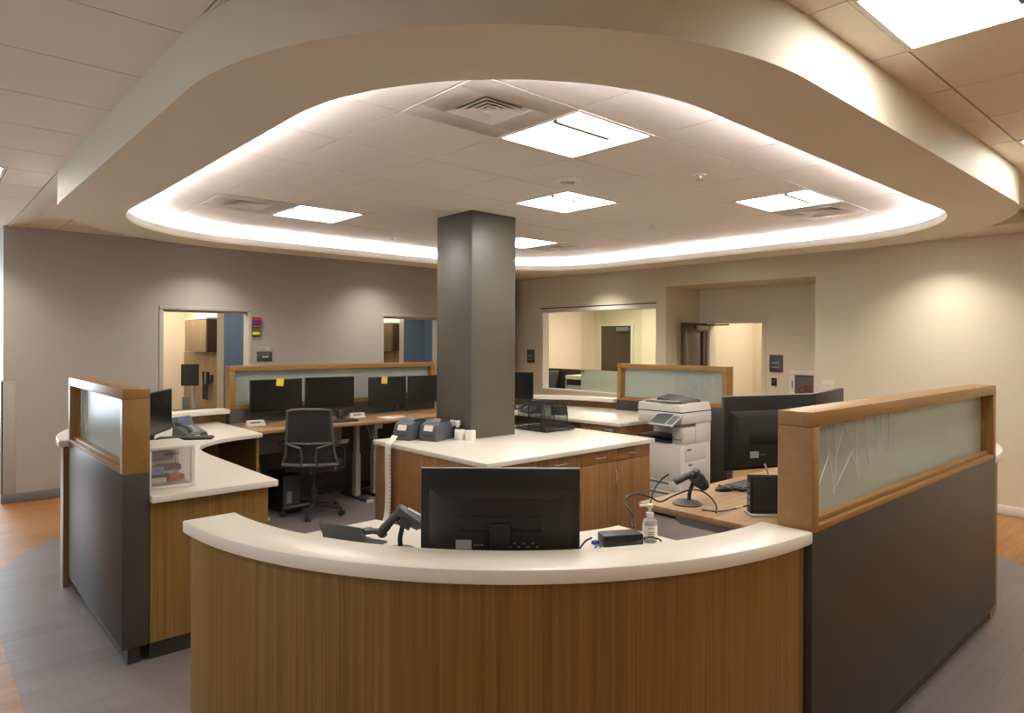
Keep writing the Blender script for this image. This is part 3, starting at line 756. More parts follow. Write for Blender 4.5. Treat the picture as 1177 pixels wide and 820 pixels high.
# ------------------------------------------------------------------ desks
def desk(label, x0, x1, y0, y1, z, leg_x, group, foot_axis='y'):
    t = thing('desk', label, 'desk', ((x0+x1)/2, (y0+y1)/2, .003), 0, group)
    MB().box(x0, x1, y0, y1, z-.032, z, .004).build('desktop', 'desk_wood', t, world=True)
    for p in leg_x:
        mb = MB()
        if foot_axis == 'y':
            yc = (y0+y1)/2; mb.box(p-.03, p+.03, yc-.04, yc+.04, .035, .50).box(p-.022, p+.022, yc-.032, yc+.032, .50, z-.05)
            mb.box(p-.03, p+.03, y0+.12, y1-.08, z-.05, z-.0325)
            l = mb.build('leg', 'lgrey', t, world=True)
            f = MB().box(p-.035, p+.035, y0+.08, y1-.06, .004, .034, .004).build('foot', 'dgrey', l, world=True)
            MB().box(p-.036, p+.036, y0+.066, y0+.10, .004, .036, .004).build('end_cap', 'white', l, world=True)
        else:
            xc = (x0+x1)/2
            mb.box(xc-.04, xc+.04, p-.03, p+.03, .035, .50).box(xc-.032, xc+.032, p-.022, p+.022, .50, z-.05).box(x0+.1, x1-.1, p-.03, p+.03, z-.05, z-.0325)
            l = mb.build('leg', 'lgrey', t, world=True)
            MB().box(x0+.08, x1-.08, p-.035, p+.035, .004, .034, .004).build('foot', 'dgrey', l, world=True)
    return t
d1 = desk('brown back desk with the office chair pulled up to it', 2.44, 3.86, 6.33, 7.08, ZD, (2.60, 3.735), 'brown laminate desks')
MB().box(2.64, 2.70, 6.9, 6.95, .3, .36).build('cable_clip', 'white', d1, world=True)
MB().box(2.60, 3.70, 6.98, 7.0, .55, .82, .003).build('modesty_panel', 'lgrey', d1, world=True)
desk('brown back desk behind the label printers, next to the chair desk', 3.875, 5.05, 6.33, 7.08, ZD, (3.96, 4.9), 'brown laminate desks')
dr = desk('brown right desk with the barcode scanner stand', 2.87, 4.9, 1.26, 2.19, ZD+.012, (1.42, 2.0), 'brown laminate desks', 'x')
MB().sweep([[(2.97, 1.40, .862), (2.97, 2.05, .862), (2.97, 2.0, .80), (2.97, 1.45, .80)], [(4.6, 1.40, .862), (4.6, 2.05, .862), (4.6, 2.0, .80), (4.6, 1.45, .80)]]).build('cable_tray', 'lgrey', dr, world=True)

# ------------------------------------------------------------------ office chair
def chair(x, y, rz):
    t = thing('office_chair', 'black mesh back office chair at the brown back desk', 'chair', (x, y, .003), rz)   # faces local +y
    mb = MB(); mb.cyl((0, 0, .08), (0, 0, .16), .036).cyl((0, 0, .16), (0, 0, .26), .028).cyl((0, 0, .26), (0, 0, .44), .014); mb.build('gas_lift', 'dgrey', t)
    mb = MB(); ends = []
    for k in range(5):
        a = math.radians(90+36+72*k); e = Vector((math.cos(a)*.30, math.sin(a)*.30, .075)); ends.append((a, e))
        mb.tube([(0, 0, .105), (math.cos(a)*.12, math.sin(a)*.12, .10), e], [.03, .024, .016], 8)
    b = mb.build('star_base', 'chairblack', t)
    for a, e in ends:
        mb = MB()
        nx, ny = -math.sin(a), math.cos(a)
        for s in (-1, 1):
            c = e+Vector((nx, ny, 0))*s*.016; mb.cyl((c.x-nx*.008, c.y-ny*.008, .028), (c.x+nx*.008, c.y+ny*.008, .028), .028, n=18)
        mb.cyl((e.x, e.y, .03), (e.x, e.y, .08), .008, n=8); mb.cbox((e.x, e.y, .05), (.03, .03, .02), .006)
        mb.build('caster', 'chairblack', b)
    mb = MB(); mb.box(-.25, .25, -.20, .26, .455, .515, .026, 3); mb.build('seat', 'chairblack', t)
    mb = MB().box(-.10, .10, -.12, .10, .425, .454, .01); mb.tube([(.1, 0, .44), (.24, .0, .42)], .006); mb.build('tilt_mechanism', 'dgrey', t)
    # armrests
    for s in (-1, 1):
        mb = MB().tube(smooth_path([(s*.2, 0, .45), (s*.29, 0, .47), (s*.30, 0, .58), (s*.295, 0, .70)]), .016)
        l = mb.build('armrest', 'chairblack', t); MB().cbox((s*.29, .02, .715), (.085, .25, .028), .012).build('arm_pad', 'chairblack', l)
    # back: outline frame bowed away from the sitter
    def bp(u, z):       # u -1..1 across
        w = .205+.03*min(1, max(0, (1.06-z)/.5)) if z > .62 else .235+.04*(.62-z)/.12
        lean = -.235-.10*(z-.5)+.09*max(0, (.75-z))**1.2
        return Vector((u*w, lean-.0+.045*(u*u)-.01, z))
    zs = [.53, .58, .64, .72, .80, .88, .96, 1.02, 1.055]
    path = [bp(-1, z) for z in zs]+[bp(u, 1.065+.012*(1-u*u)) for u in (-.8, -.4, 0, .4, .8)]+[bp(1, z) for z in zs[::-1]]+[bp(u, .525-.012*(1-u*u)) for u in (.8, .4, 0, -.4, -.8)]
    mb = MB().tube(path, .014, 8, closed=True); bf = mb.build('back_frame', 'chairgrey', t)
    mb = MB(); R = 12
    for off in (.0, .004):
        mb.sweep([[bp(-.97+1.94*i/R, z)+Vector((0, off, 0)) for i in range(R+1)] for z in [.74, .8, .88, .96, 1.02, 1.06]], close_ring=False)
    mb.build('back_mesh', 'chairmesh', t)
    mb = MB()
    for off in (.0, .004):
        mb.sweep([[bp(-.95+1.9*i/R, z)+Vector((0, off+.012, 0)) for i in range(R+1)] for z in [.535, .58, .64, .70, .745]], close_ring=False)
    mb.build('lower_back_mesh', 'chairblack', t)
    mb = MB(); mb.tube([bp(u, .742)+Vector((0, -.004, 0)) for u in (-1, -.5, 0, .5, 1)], .012)
    for s in (-1, 1):
        mb.tube([bp(s*.95, .735), bp(s*.35, .70)+Vector((0, -.03, 0)), bp(s*.26, .60)+Vector((0, -.035, 0)), bp(s*.30, .53)+Vector((0, -.02, 0))], .014)
    mb.tube([bp(u, .53)+Vector((0, -.012, 0)) for u in (-1, -.5, 0, .5, 1)], .02)
    mb.build('lumbar_frame', 'chairgrey', bf)
    MB().tube([(0, -.24, .53), (0, -.18, .45), (0, -.05, .44)], .025).build('back_bracket', 'chairblack', t)
    return t
chair(3.07, 6.36, VA+.10)

# ------------------------------------------------------------------ things under and on the back desks
def tower(x, y, l, rz=0):
    t = thing('computer_tower', l, 'computer', (x, y, .003), rz, 'computer towers under the desks')
    MB().box(-.09, .09, -.2, .2, .0, .38, .006).build('case', 'black', t)
    MB().box(-.085, .085, -.208, -.2005, .01, .37, .003).build('front_bezel', 'dgrey', t)
    MB().box(-.05, -.0, -.2095, -.2082, .10, .22).build('label_sticker', 'lgrey', t)
tower(2.92, 6.75, 'black computer tower on the floor left of the office chair')
tower(4.30, 6.75, 'black computer tower under the desk behind the label printers')
for x, z, l in ((2.76, .36, 'white wall outlet under the chair desk, left one'), (3.32, .66, 'white wall outlet plate under the chair desk, right one')):
    t = thing('outlet', l, 'outlet', (x, 7.0985, z), 0, 'power outlets')
    MB().box(-.06, .06, -.005, 0, -.07, .07, .002).build('plate', 'white', t)
    MB().box(-.02, .02, -.0065, -.0052, .012, .045).box(-.02, .02, -.0065, -.0052, -.045, -.012).build('socket', 'mgrey', t)
def clockbox(x, y, l, rz=0):
    t = thing('card_reader', l, 'card reader', (x, y, ZD+.0005), rz, 'white card readers on the back desk')
    MB().box(-.09, .09, -.04, .04, 0, .022, .004).box(-.085, .085, -.02, .035, .022, .058, .006).build('body', 'white', t)
    MB().box(-.06, .04, -.0215, -.0203, .032, .046).build('slot', 'mgrey', t)
clockbox(2.62, 6.72, 'white boxy card reader at the left end of the back desk')
clockbox(3.75, 6.72, 'white boxy card reader between the two monitor pairs')
mb = MB().at((4.06, 6.52, ZD+.0006), rz=.2).box(-.13, .13, -.09, .09, 0, .010, .001).mat(1).at((4.16, 6.56, ZD+.0108), rz=-.1).box(-.06, .06, -.05, .05, 0, .006)
tag(mb.build('paper_stack', ['paper', 'orange']), 'low stack of white and orange papers near the label printers', 'papers')
t = thing('keyboard', 'black keyboard on the chair desk in front of the monitor', 'keyboard', (3.40, 6.52, ZD+.0005), -.05, 'keyboards')
MB().box(-.22, .22, -.065, .065, 0, .018, .005).build('case', 'black', t)
mb = MB()
for r in range(5):
    for k in range(15): mb.box(-.21+.028*k, -.186+.028*k, -.058+.024*r, -.038+.024*r, .018, .023)
mb.build('keys', 'dgrey', t); KB = t
# headset / cable clutter right of the pair
mb = MB()
for k in range(4):
    a = k*1.3; mb.tube(smooth_path([(3.58+.04*math.cos(a), 6.74+.04*math.sin(a), ZD+.005), (3.61+.03*math.sin(a), 6.72, ZD+.05+.02*k), (3.635, 6.74+.03*math.cos(a), ZD+.09), (3.63, 6.80, ZD+.02)]), .005, 6)
mb.box(3.57, 3.63, 6.80, 6.86, ZD+.0005, ZD+.085, .006)
tag(mb.build('cable_bundle', 'dgrey'), 'tangle of dark cables beside the right monitor of the chair pair', 'cables')
mb = MB()
for a, b, c in ((3.80, .70, .55), (3.86, .82, .45)):
    mb.tube(smooth_path([(a-.10, 6.42, .84), (a-.06, 6.41, .70), (a+.02, 6.42, c), (a+.06, 6.44, .40)]), .005, 6)
mb.box(3.76, 3.86, 6.36, 6.40, .80, .851, .003)
tag(mb.build('hanging_cable', 'mgrey'), 'grey cables hanging between the two back desks', 'cables')

# ------------------------------------------------------------------ desk phones, keyboards, mice on the left counter
def phone(label, x, y, z, rz, sc=1.):
    t = thing('desk_phone', label, 'phone', (x, y, z+.0005), rz, 'desk phones')   # user at local -y
    prof = [(-.09, .012), (.05, .075), (.095, .155), (.10, .15), (.07, .06), (.075, .0), (-.09, 0)]
    MB().sweep([[(x_, y_, z_) for y_, z_ in prof] for x_ in (-.115, .115)]).build('body', 'slate', t)
    mb = MB(); a = math.atan2(.063, .14)
    mb.at((-.01, -.02, .0445), rx=a)
    for r in range(5):
        for k in range(4): mb.box(-.025+.024*k, -.006+.024*k, -.055+.024*r, -.038+.024*r, .0, .006)
    mb.build('keypad', 'lgrey', t)
    MB().at((.012, .073, .118), rx=math.atan2(.08, .045)).box(-.07, .07, -.036, .036, -.001, .004).build('screen', 'lcd', t)
    mb = MB().at((-.085, -.02, .055), rx=a); mb.tube(smooth_path([(0, -.08, .018), (0, -.05, .032), (0, .03, .034), (0, .09, .02)]), [.022]*8+[.018]*8+[.022]*9, 10)
    mb.build('handset', 'dgrey', t)
    return t

phone('grey desk phone with lit blue screen on the left corner counter', 1.90, 6.40, ZW, math.radians(30))
ph = phone('dark desk phone seen from behind at the left end of the reception counter', 1.375, 2.487, ZW, math.radians(112))
ph.scale = (.92, .92, .66)
k2 = copy_thing(KB, (1.78, 6.10, ZW+.0005), math.radians(-28), 'black keyboard on the left corner counter by the phone')
k3 = copy_thing(KB, (3.72, 2.0, ZD+.0125), math.radians(178), 'dark keyboard on the right desk half behind the mini computer')
def mouse(label, x, y, z, rz):
    t = thing('mouse', label, 'mouse', (x, y, z+.0005), rz, 'computer mice')
    mb = MB(); rings = []
    for i in range(9):
        u = -1+2*i/8; w = .031*math.sqrt(max(.02, 1-(abs(u)**2.6))); hh = .034*(1-.75*abs(u-.1)**2.2); hh = max(hh, .008)
        rings.append([(w*math.cos(a), u*.055, max(0, hh*math.sin(a))) for a in [PI*j/10 for j in range(11)]])
    mb.sweep(rings); mb.build('shell', 'black', t)
    MB().cyl((-.003, .03, .030), (.003, .03, .030), .008, n=12).build('wheel', 'mgrey', t)
mouse('black mouse on the left corner counter right of the keyboard', 1.975, 6.24, ZW, math.radians(-30))
mouse('black mouse on the right desk between scanner and monitor', 3.45, 2.03, ZD+.012, math.radians(60))
mb = MB()
for k in range(6):
    a = k*1.05; c = (1.36+.05*math.cos(a), 5.60+.06*math.sin(a))
    mb.tube(smooth_path([(c[0], c[1], ZW+.006), (c[0]+.08, c[1]+.05, ZW+.03+.01*k), (c[0]+.03, c[1]+.13, ZW+.05), (c[0]-.05, c[1]+.08, ZW+.012), (c[0]+.02, c[1]-.03, ZW+.006)]), .005, 6)
tag(mb.build('cable_bundle', 'black'), 'heap of black cables in front of the left counter monitor', 'cables')
tag(MB().at((1.55, 5.62, ZW+.0006), rz=.5).box(-.05, .12, -.04, .04, 0, .004).build('paper_slip', 'paper'), 'white paper slip among the cables on the left counter', 'papers')

# clear drawer box
t = thing('drawer_box', 'clear plastic drawer box with a white frame on the left counter', 'storage box', (1.13, 4.27, ZW+.0005))
mb = MB(); w, dp, h = .125, .16, .24
mb.box(-w, w, -dp, dp, h-.022, h, .008); mb.box(-w, w, -dp, dp, 0, .016, .004)
for sx in (-1, 1):
    x0, x1 = sorted((sx*w, sx*(w-.022))); mb.box(x0, x1, -dp, -dp+.02, .016, h-.022, .003); mb.box(x0, x1, dp-.02, dp, .016, h-.022, .003)
mb.box(-w+.01, w-.01, dp-.008, dp-.002, .016, h-.02)
mb.build('frame', 'white', t)
MB().box(-w+.002, -w+.006, -dp+.02, dp-.02, .016, h-.022).box(w-.006, w-.002, -dp+.02, dp-.02, .016, h-.022).build('side_wall', 'milky', t)
d = MB().box(-w+.024, w-.024, -dp+.006, -dp+.010, .02, h-.026).box(-w+.024, w-.024, -dp+.01, dp-.02, .018, .022).build('drawer', 'cloudy', t)
MB().box(-.04, .04, -dp-.008, -dp+.0055, h-.05, h-.036, .004).build('handle', 'clear', d)
def small(name, mat, c, dim, rz, label, cat, ry=0):
    tag(MB().at(c, rz=rz, ry=ry).cbox((0, 0, 0), dim, .004).build(name, mat), label, cat, 'supplies in the drawer box')
small('packet', 'red', (1.155, 4.18, ZW+.045), (.07, .05, .03), .3, 'red and white packet at the bottom of the drawer box', 'packet')
small('packet', 'white', (1.08, 4.19, ZW+.042), (.08, .06, .028), -.2, 'white packet beside the red one in the drawer box', 'packet')
small('packet', 'red', (1.20, 4.24, ZW+.042), (.05, .06, .03), .1, 'small red packet at the right of the drawer box', 'packet')
small('tape_roll', 'ltblue', (1.07, 4.26, ZW+.085), (.09, .10, .045), .1, 'light blue bundle in the middle of the drawer box', 'supplies')
small('pouch', 'dgrey', (1.16, 4.28, ZW+.095), (.12, .08, .03), -.1, 'dark pouch on the blue bundle in the drawer box', 'pouch')
small('card_pack', 'mgrey', (1.11, 4.33, ZW+.16), (.15, .10, .05), 0, 'grey pack near the lid of the drawer box', 'supplies')
small('pouch', 'black', (1.09, 4.20, ZW+.066), (.10, .05, .012), -.15, 'thin black pouch over the white packet in the drawer box', 'pouch')

# ------------------------------------------------------------------ barcode scanners
def gun(mb, n=12):
    """handheld scanner: barrel along +x, handle down-back"""
    rings = []
    for x_, w_, h_, zc in ((-.055, .012, .012, .012), (-.045, .022, .018, .01), (0, .028, .022, .004), (.04, .031, .024, 0), (.062, .030, .022, 0), (.066, .024, .017, 0)):
        rings.append([(x_*.95, w_*1.18*math.cos(2*PI*i/n), zc+h_*1.2*math.sin(2*PI*i/n)) for i in range(n)])
    mb.sweep(rings)
def scanner(label, loc, rz, neck, pitch, mats, base=True):
    t = thing('barcode_scanner', label, 'scanner', loc, rz, 'barcode scanners on stands')
    # stand: weighted base and bent neck, local x forward
    if base: MB().lathe([(.075, 0), (.075, .006), (.055, .018), (.02, .024), (.0, .025)], n=36).build('stand_base', mats[0], t)
    MB().tube(smooth_path(neck), .0095, 10).build('stand_neck', 'coil', t)
    top = Vector(neck[-1])
    mb = MB().at(top, ry=pitch); mb.box(-.02, .03, -.03, .03, 0, .012, .004); mb.box(-.02, .03, -.034, -.028, 0, .04, .002); mb.box(-.02, .03, .028, .034, 0, .04, .002); mb.build('cradle', 'dgrey', t)
    mb = MB().at(top+Matrix.Rotation(pitch, 3, 'Y') @ Vector((0, 0, .036)), ry=pitch); gun(mb); b = mb.build('scanner_head', mats[1], t)
    mb = MB().at(top+Matrix.Rotation(pitch, 3, 'Y') @ Vector((0, 0, .036)), ry=pitch)
    mb.tube(smooth_path([(-.03, 0, -.0), (-.042, 0, -.03), (-.052, 0, -.07), (-.06, 0, -.11)]), [.019]*8+[.017]*8+[.019]*9, 10); mb.build('grip', mats[0], t)
    mb = MB().at(top+Matrix.Rotation(pitch, 3, 'Y') @ Vector((0, 0, .036)), ry=pitch); mb.box(-.015, .05, -.016, .016, .026, .032, .003); mb.build('top_strip', mats[2], b)
    mb = MB().at(top+Matrix.Rotation(pitch, 3, 'Y') @ Vector((0, 0, .036)), ry=pitch); mb.box(.0625, .0642, -.024, .024, -.014, .014, .002); mb.build('window', 'screen', b)
    return t
# front counter scanner: head to the right of the picture
scanner('grey barcode scanner on a bent black neck at the reception counter', (1.455, 2.262, ZW+.0005), VA+.05, [(0, 0, .02), (-.002, 0, .06), (.004, 0, .09), (.008, 0, .112)], .52, ('dgrey', 'slate', 'lgrey'))
scanner('grey barcode scanner on a round stand on the right desk', (3.02, 1.99, ZD+.0125), VA+.1, [(.01, 0, .02), (.012, 0, .05), (.022, 0, .085), (.03, 0, .11)], .95, ('dgrey', 'dgrey', 'lgrey'))
# scanner cable, looping off the desk
zdr = ZD+.012
mb = MB().tube(smooth_path([(2.915, 2.03, 1.06), (2.905, 2.075, 1.02), (2.85, 2.076, .974), (2.80, 2.06, .925)]), .0042, 8)
mb.tube(smooth_path([(2.345, 1.80, ZW+.006), (2.335, 1.81, .95), (2.289, 1.774, 1.006), (2.307, 1.825, 1.038), (2.352, 1.852, 1.06), (2.47, 1.88, 1.049), (2.631, 1.937, 1.0), (2.793, 1.993, .944), (2.883, 1.979, .963), (2.949, 1.915, .994), (2.984, 1.86, .981), (2.995, 1.81, .934), (2.95, 1.78, zdr+.006)]), .0042, 8)
tag(mb.build('scanner_cable', 'coil'), 'black cable looping across the right desk edge in front of the copier', 'cable')

# mini computer beside the wood post
t = thing('mini_computer', 'small upright black computer on the right desk by the wood post', 'computer', (3.13, 1.60, zdr+.0005), math.radians(-42))
MB().box(-.10, .10, -.028, .028, .012, .19, .004).build('case', 'black', t)
mb = MB().box(-.105, .105, -.05, .05, 0, .0115, .003); mb.build('stand', 'lgrey', t)
mb = MB()
for k in range(9): mb.box(-.085+.012*k, -.079+.012*k, -.0295, -.0282, .03, .17)
mb.build('vent_slots', 'dgrey', t)
mb = MB(); mb.tube([(.0, 0, .19), (-.03, -.02, .25)], .004, 6); mb.build('antenna', 'white', t)
mb = MB()
for k, z in enumerate((.05, .08, .11, .14)): mb.box(-.1015, -.1002, -.018, .012, z, z+.018)
mb.build('ports', 'mgrey', t)
mb = MB().tube(smooth_path([(3.05, 1.66, zdr+.05), (3.02, 1.71, zdr+.03), (2.98, 1.78, zdr+.008), (2.95, 1.86, zdr+.006)]), .0035, 8).mat(1).tube([(3.035, 1.685, zdr+.041), (3.02, 1.71, zdr+.0325)], .0055, 8)
tag(mb.build('network_cable', ['coil', 'yellow']), 'cable with yellow plug running from the small upright computer', 'cable')

# ------------------------------------------------------------------ front counter clutter
t = thing('docking_box', 'black power box lying beside the front monitor', 'adapter', (2.165, 1.74, ZW+.0005), VA+.22)
MB().box(-.085, .085, -.04, .04, .0, .062, .008).build('case', 'black', t)
mb = MB()
for k in range(5): mb.box(-.02+.02*k, -.008+.02*k, -.0412, -.0402, .012, .03)
mb.build('port_row', 'dgrey', t)
mb = MB(); mb.tube(smooth_path([(2.075, 1.815, ZW+.04), (2.03, 1.81, ZW+.035), (1.96, 1.79, ZW+.012), (1.90, 1.78, ZW+.006), (1.84, 1.79, ZW+.05)]), .004)
mb.mat(1); mb.tube(smooth_path([(2.075, 1.79, ZW+.03), (2.04, 1.76, ZW+.025), (1.97, 1.74, ZW+.012), (1.88, 1.74, ZW+.006), (1.83, 1.76, ZW+.02)]), .004); mb.cbox((2.066, 1.787, ZW+.03), (.03, .02, .016), .003)
mb.mat(2); mb.tube(smooth_path([(2.06, 1.745, ZW+.02), (2.04, 1.725, ZW+.012), (1.99, 1.70, ZW+.006), (1.92, 1.69, ZW+.006)]), .004)
tag(mb.build('cable_bundle', ['coil', 'blue', 'white']), 'blue, black and white cables between front monitor and power box', 'cables')
mb = MB().tube(smooth_path([(2.18, 1.67, ZW+.03), (2.23, 1.66, ZW+.045), (2.28, 1.635, ZW+.035), (2.30, 1.62, ZW+.006)]), .0035).mat(1).tube([(2.288, 1.63, ZW+.026), (2.30, 1.62, ZW+.006)], .005)
tag(mb.build('network_cable', ['coil', 'yellow']), 'short black cable with a yellow end in front of the sanitizer bottle', 'cable')
t = thing('sanitizer_bottle', 'clear pump bottle of hand sanitizer with white label', 'bottle', (2.325, 1.712, ZW+.0005), VA)
MB().lathe([(.026, 0), (.030, .004), (.030, .075), (.027, .09), (.014, .098), (.013, .104)]).build('bottle', 'milky', t)
MB().lathe([(.0262, .005), (.0262, .07)]).build('liquid', 'lgrey', t)
MB().lathe([(.0304, .018), (.0304, .070)]).build('paper_label', 'paper', t)
mb = MB().lathe([(.016, .104), (.016, .120), (.010, .122), (.007, .124), (.007, .140), (.013, .142), (.013, .155), (.008, .158)]); mb.cbox((-.02, 0, .150), (.045, .012, .010), .003); mb.build('pump', 'white', t)
mb = MB()
for z in (.028, .036, .044, .06): mb.box(-.014, .012, -.0312, -.0305, z, z+.003)
mb.build('label_print', 'mgrey', t)

# ------------------------------------------------------------------ on the island
def printer(label, x, y, rz):
    t = thing('label_printer', label, 'printer', (x, y, .9105), rz, 'label printers on the island')   # front at local -y
    prof = [(-.11, .0), (.11, 0), (.115, .05), (.115, .125), (.09, .15), (-.03, .155), (-.09, .13), (-.115, .06)]
    MB().sweep([[(x_, y_, z_) for y_, z_ in prof] for x_ in (-.085, .085)]).build('lower_case', 'slate', t)
    MB().sweep([[(x_, y_, z_+.0006) for y_, z_ in ((-.05, .1475), (-.028, .1552), (.088, .1502), (.1, .142), (.09, .165), (-.03, .168))] for x_ in (-.075, .075)]).build('lid', 'dgrey', t)
    MB().at((0, -.0905, .128), rx=math.radians(-20)).box(-.045, .045, -.0035, -.0005, -.05, -.002).build('front_label', 'paper', t)
    MB().box(-.04, .04, .0, .05, .1685, .1695).build('lid_sticker', 'lgrey', t)
    mb = MB(); mb.box(-.05, .05, -.1185, -.105, .038, .046); mb.build('label_slot', 'black', t)
    return t
pr = math.radians(-70)
pr = math.radians(-72)
printer('slate label printer on the island feeding a long paper strip', 3.20, 4.84, pr)
printer('slate label printer on the island, nearest one, beside the white rolls', 3.34, 4.66, pr)
# printed strip: falls from the first printer over the worktop edge
def strip(path, w, wd):
    mb = MB(); L = [Vector(p) for p in path]; wd = Vector(wd)
    mb.sweep([[p-wd*w/2, p+wd*w/2] for p in L], close_ring=False)
    mb.sweep([[p-wd*w/2+Vector((-.0006, -.0004, .0006)), p+wd*w/2+Vector((-.0006, -.0004, .0006))] for p in L], close_ring=False)
    return mb
path = smooth_path([(3.055, 4.84, .950), (3.01, 4.80, .932), (2.955, 4.75, .918), (2.925, 4.73, .905), (2.915, 4.725, .86), (2.915, 4.725, .70), (2.915, 4.72, .50), (2.90, 4.71, .34), (2.86, 4.69, .26)], 6)
mb = strip(path, .085, (0, 1, 0)); mb.mat(1)
for i in range(26, len(path)-1, 1):
    p = path[i]; mb.box(p.x-.0022, p.x-.0012, p.y-.036, p.y-.026, p.z-.006, p.z+.006)
tag(mb.build('label_strip', ['paper', 'mgrey']), 'long white perforated label strip hanging down the island side', 'label strip')
def roll(x, y, l):
    t = thing('label_roll', l, 'label roll', (x, y, .9105), 0, 'white label rolls on the island')
    mb = MB(); n = 28; prof = [(.019, 0), (.044, 0), (.045, .002), (.045, .078), (.044, .08), (.019, .08)]
    vs = []; fs = []
    for r, z in prof: vs += [(r*math.cos(2*PI*i/n), r*math.sin(2*PI*i/n), z) for i in range(n)]
    m = len(prof)
    for j in range(m):
        k = (j+1) % m; fs += [(j*n+i, j*n+(i+1) % n, k*n+(i+1) % n, k*n+i) for i in range(n)]
    mb.add(vs, fs); mb.build('paper_roll', 'paper', t)
    MB().lathe([(.0188, .001), (.0188, .079), (.015, .079), (.015, .01)]).build('core', 'lgrey', t)
roll(3.50, 4.535, 'white label roll on the island, next to the near printer')
roll(3.54, 4.442, 'white label roll on the island, close to the column edge')
def bottle(x, y, l, mat):
    t = thing('spray_bottle', l, 'bottle', (x, y, .9105), 0, 'small bottles beside the column')
    MB().lathe([(.026, 0), (.028, .004), (.028, .06), (.02, .085), (.012, .095)]).build('bottle', mat, t)
    MB().lathe([(.0285, .02), (.0285, .055)]).build('bottle_label', 'blue', t)
    MB().lathe([(.016, .095), (.016, .105), (.024, .107), (.026, .145), (.02, .15)]).build('cap', 'white', t)
bottle(3.525, 4.67, 'white capped bottle against the column, behind the near printer', 'dgrey')
bottle(3.53, 4.605, 'white capped bottle between near printer and label rolls', 'dgrey')
# wire mesh organizer
t = thing('file_organizer', 'black wire mesh file organizer on the island right of the column', 'organizer', (4.53, 4.56, .9105), 0)
mb = MB(); X0, X1, Y0, Y1 = -.19, .19, -.21, .21
mb.tube([(X0, Y0, .012), (X1, Y0, .012), (X1, Y1, .012), (X0, Y1, .012)], .007, 8, closed=True); mb.tube([(X0, Y0, .03), (X1, Y0, .03), (X1, Y1, .03), (X0, Y1, .03)], .004, 6, closed=True)
mb.build('base_rim', 'black', t)
MB().box(X0, X1, Y0, Y1, .004, .008).build('base_tray', 'black', t)
def fan(yy, hgt, x0, x1, nm='divider'):
    fr = [(x0, yy, .012), (x0, yy, hgt)]+[(x1-.13+.13*math.sin(a), yy, hgt-.13+.13*math.cos(a)) for a in [PI/2*i/8 for i in range(9)]]+[(x1, yy, .012)]
    mb = MB().tube(fr, .0042, 8); f = mb.build(nm, 'black', t)
    n = len(fr); m2 = MB().add([p for p in fr]+[(p[0], p[1]+.001, p[2]) for p in fr], [tuple(range(n)), tuple(range(2*n-1, n-1, -1))]); m2.build('wire_mesh', 'wiremesh', f)
for yy, hh in ((-.14, .27), (.03, .27), (.17, .25)): fan(yy, hh, X0+.01, X1-.02)

# clutter on the back right counter
phone('dark desk phone on the back counter, left of the mesh organizer', 5.53, 5.78, ZW, math.radians(-100))
t = thing('drink_box', 'small black box with a white edge on the back counter by the organizer', 'box', (5.62, 5.42, ZW+.0005), math.radians(-42))
MB().box(-.09, .09, -.06, .06, 0, .10, .006).build('case', 'black', t); MB().box(.0895, .0935, -.06, .06, 0, .105).build('edge_plate', 'lgrey', t)

# ------------------------------------------------------------------ copier
t = thing('copier', 'large white office copier with a tilted control panel behind the right desk', 'copier', (5.86, 4.02, .003))
cx0, cx1, cy0, cy1 = 5.63, 6.14, 3.77, 4.28
W_ = dict(world=True)
MB().box(cx0, cx1, cy0, cy1, .03, .735, .01).build('cabinet_body', 'copier', t, **W_)
MB().box(cx0+.24, cx1, cy0, cy1, .735, .93, .004).box(cx0+.02, cx0+.24, cy0, cy0+.13, .735, .90, .01).build('upper_body', 'copier', t, **W_)
MB().box(cx0+.01, cx0+.235, cy0+.135, cy1-.01, .736, .765, .008).build('output_tray', 'dgrey', t, **W_)
MB().box(cx0-.02, cx0+.24, cy0+.1, cy1+.01, .80, .806, .003).build('upper_tray', 'dgrey', t, **W_)
MB().box(cx0-.02, cx1+.0, cy0-.01, cy1+.01, .935, 1.045, .012).build('scanner_deck', 'copier', t, **W_)
MB().box(cx0-.015, cx1-.005, cy0-.006, cy1+.006, 1.046, 1.055, .003).build('lid_seam', 'dgrey', t, **W_)
MB().sweep([[(x_, cy0-.005, 1.056), (x_, cy1+.01, 1.056), (x_, cy1+.0, z_), (x_, cy0+.02, z_-.02)] for x_, z_ in ((cx0-.015, 1.13), (cx0+.2, 1.15), (cx1, 1.15))]).build('document_feeder', 'copier', t, **W_)
mb = MB(); mb.sweep([[(x_, cy0+.06, 1.128), (x_, cy1-.12, 1.15), (x_, cy1-.14, z_), (x_, cy0+.10, z_-.03)] for x_, z_ in ((cx0+.12, 1.175), (cx0+.3, 1.20), (cx1-.06, 1.185))])
mb.build('feeder_tray', 'dgrey', t, **W_)
MB().box(cx0+.03, cx0+.11, cy0+.1, cy1-.02, 1.148, 1.153).build('exit_slot', 'lgrey', t, **W_)
mb = MB().at((cx0-.095, 3.90, .99), rz=-.15, ry=math.radians(-32)); mb.box(-.10, .10, -.16, .16, -.018, .0, .008); pn = mb.build('control_panel', 'lgrey', t, **W_)
MB().at((cx0-.095, 3.90, .99), rz=-.15, ry=math.radians(-32)).box(-.075, .08, -.05, .145, .0005, .003).build('touch_screen', 'dgrey', pn, **W_)
MB().at((cx0-.095, 3.90, .99), rz=-.15, ry=math.radians(-32)).box(-.07, .06, -.145, -.07, .0005, .003).build('key_field', 'slate', pn, **W_)
MB().box(cx0-.10, cx0, 3.84, 3.96, .935, .965, .006).build('panel_arm', 'dgrey', t, **W_)
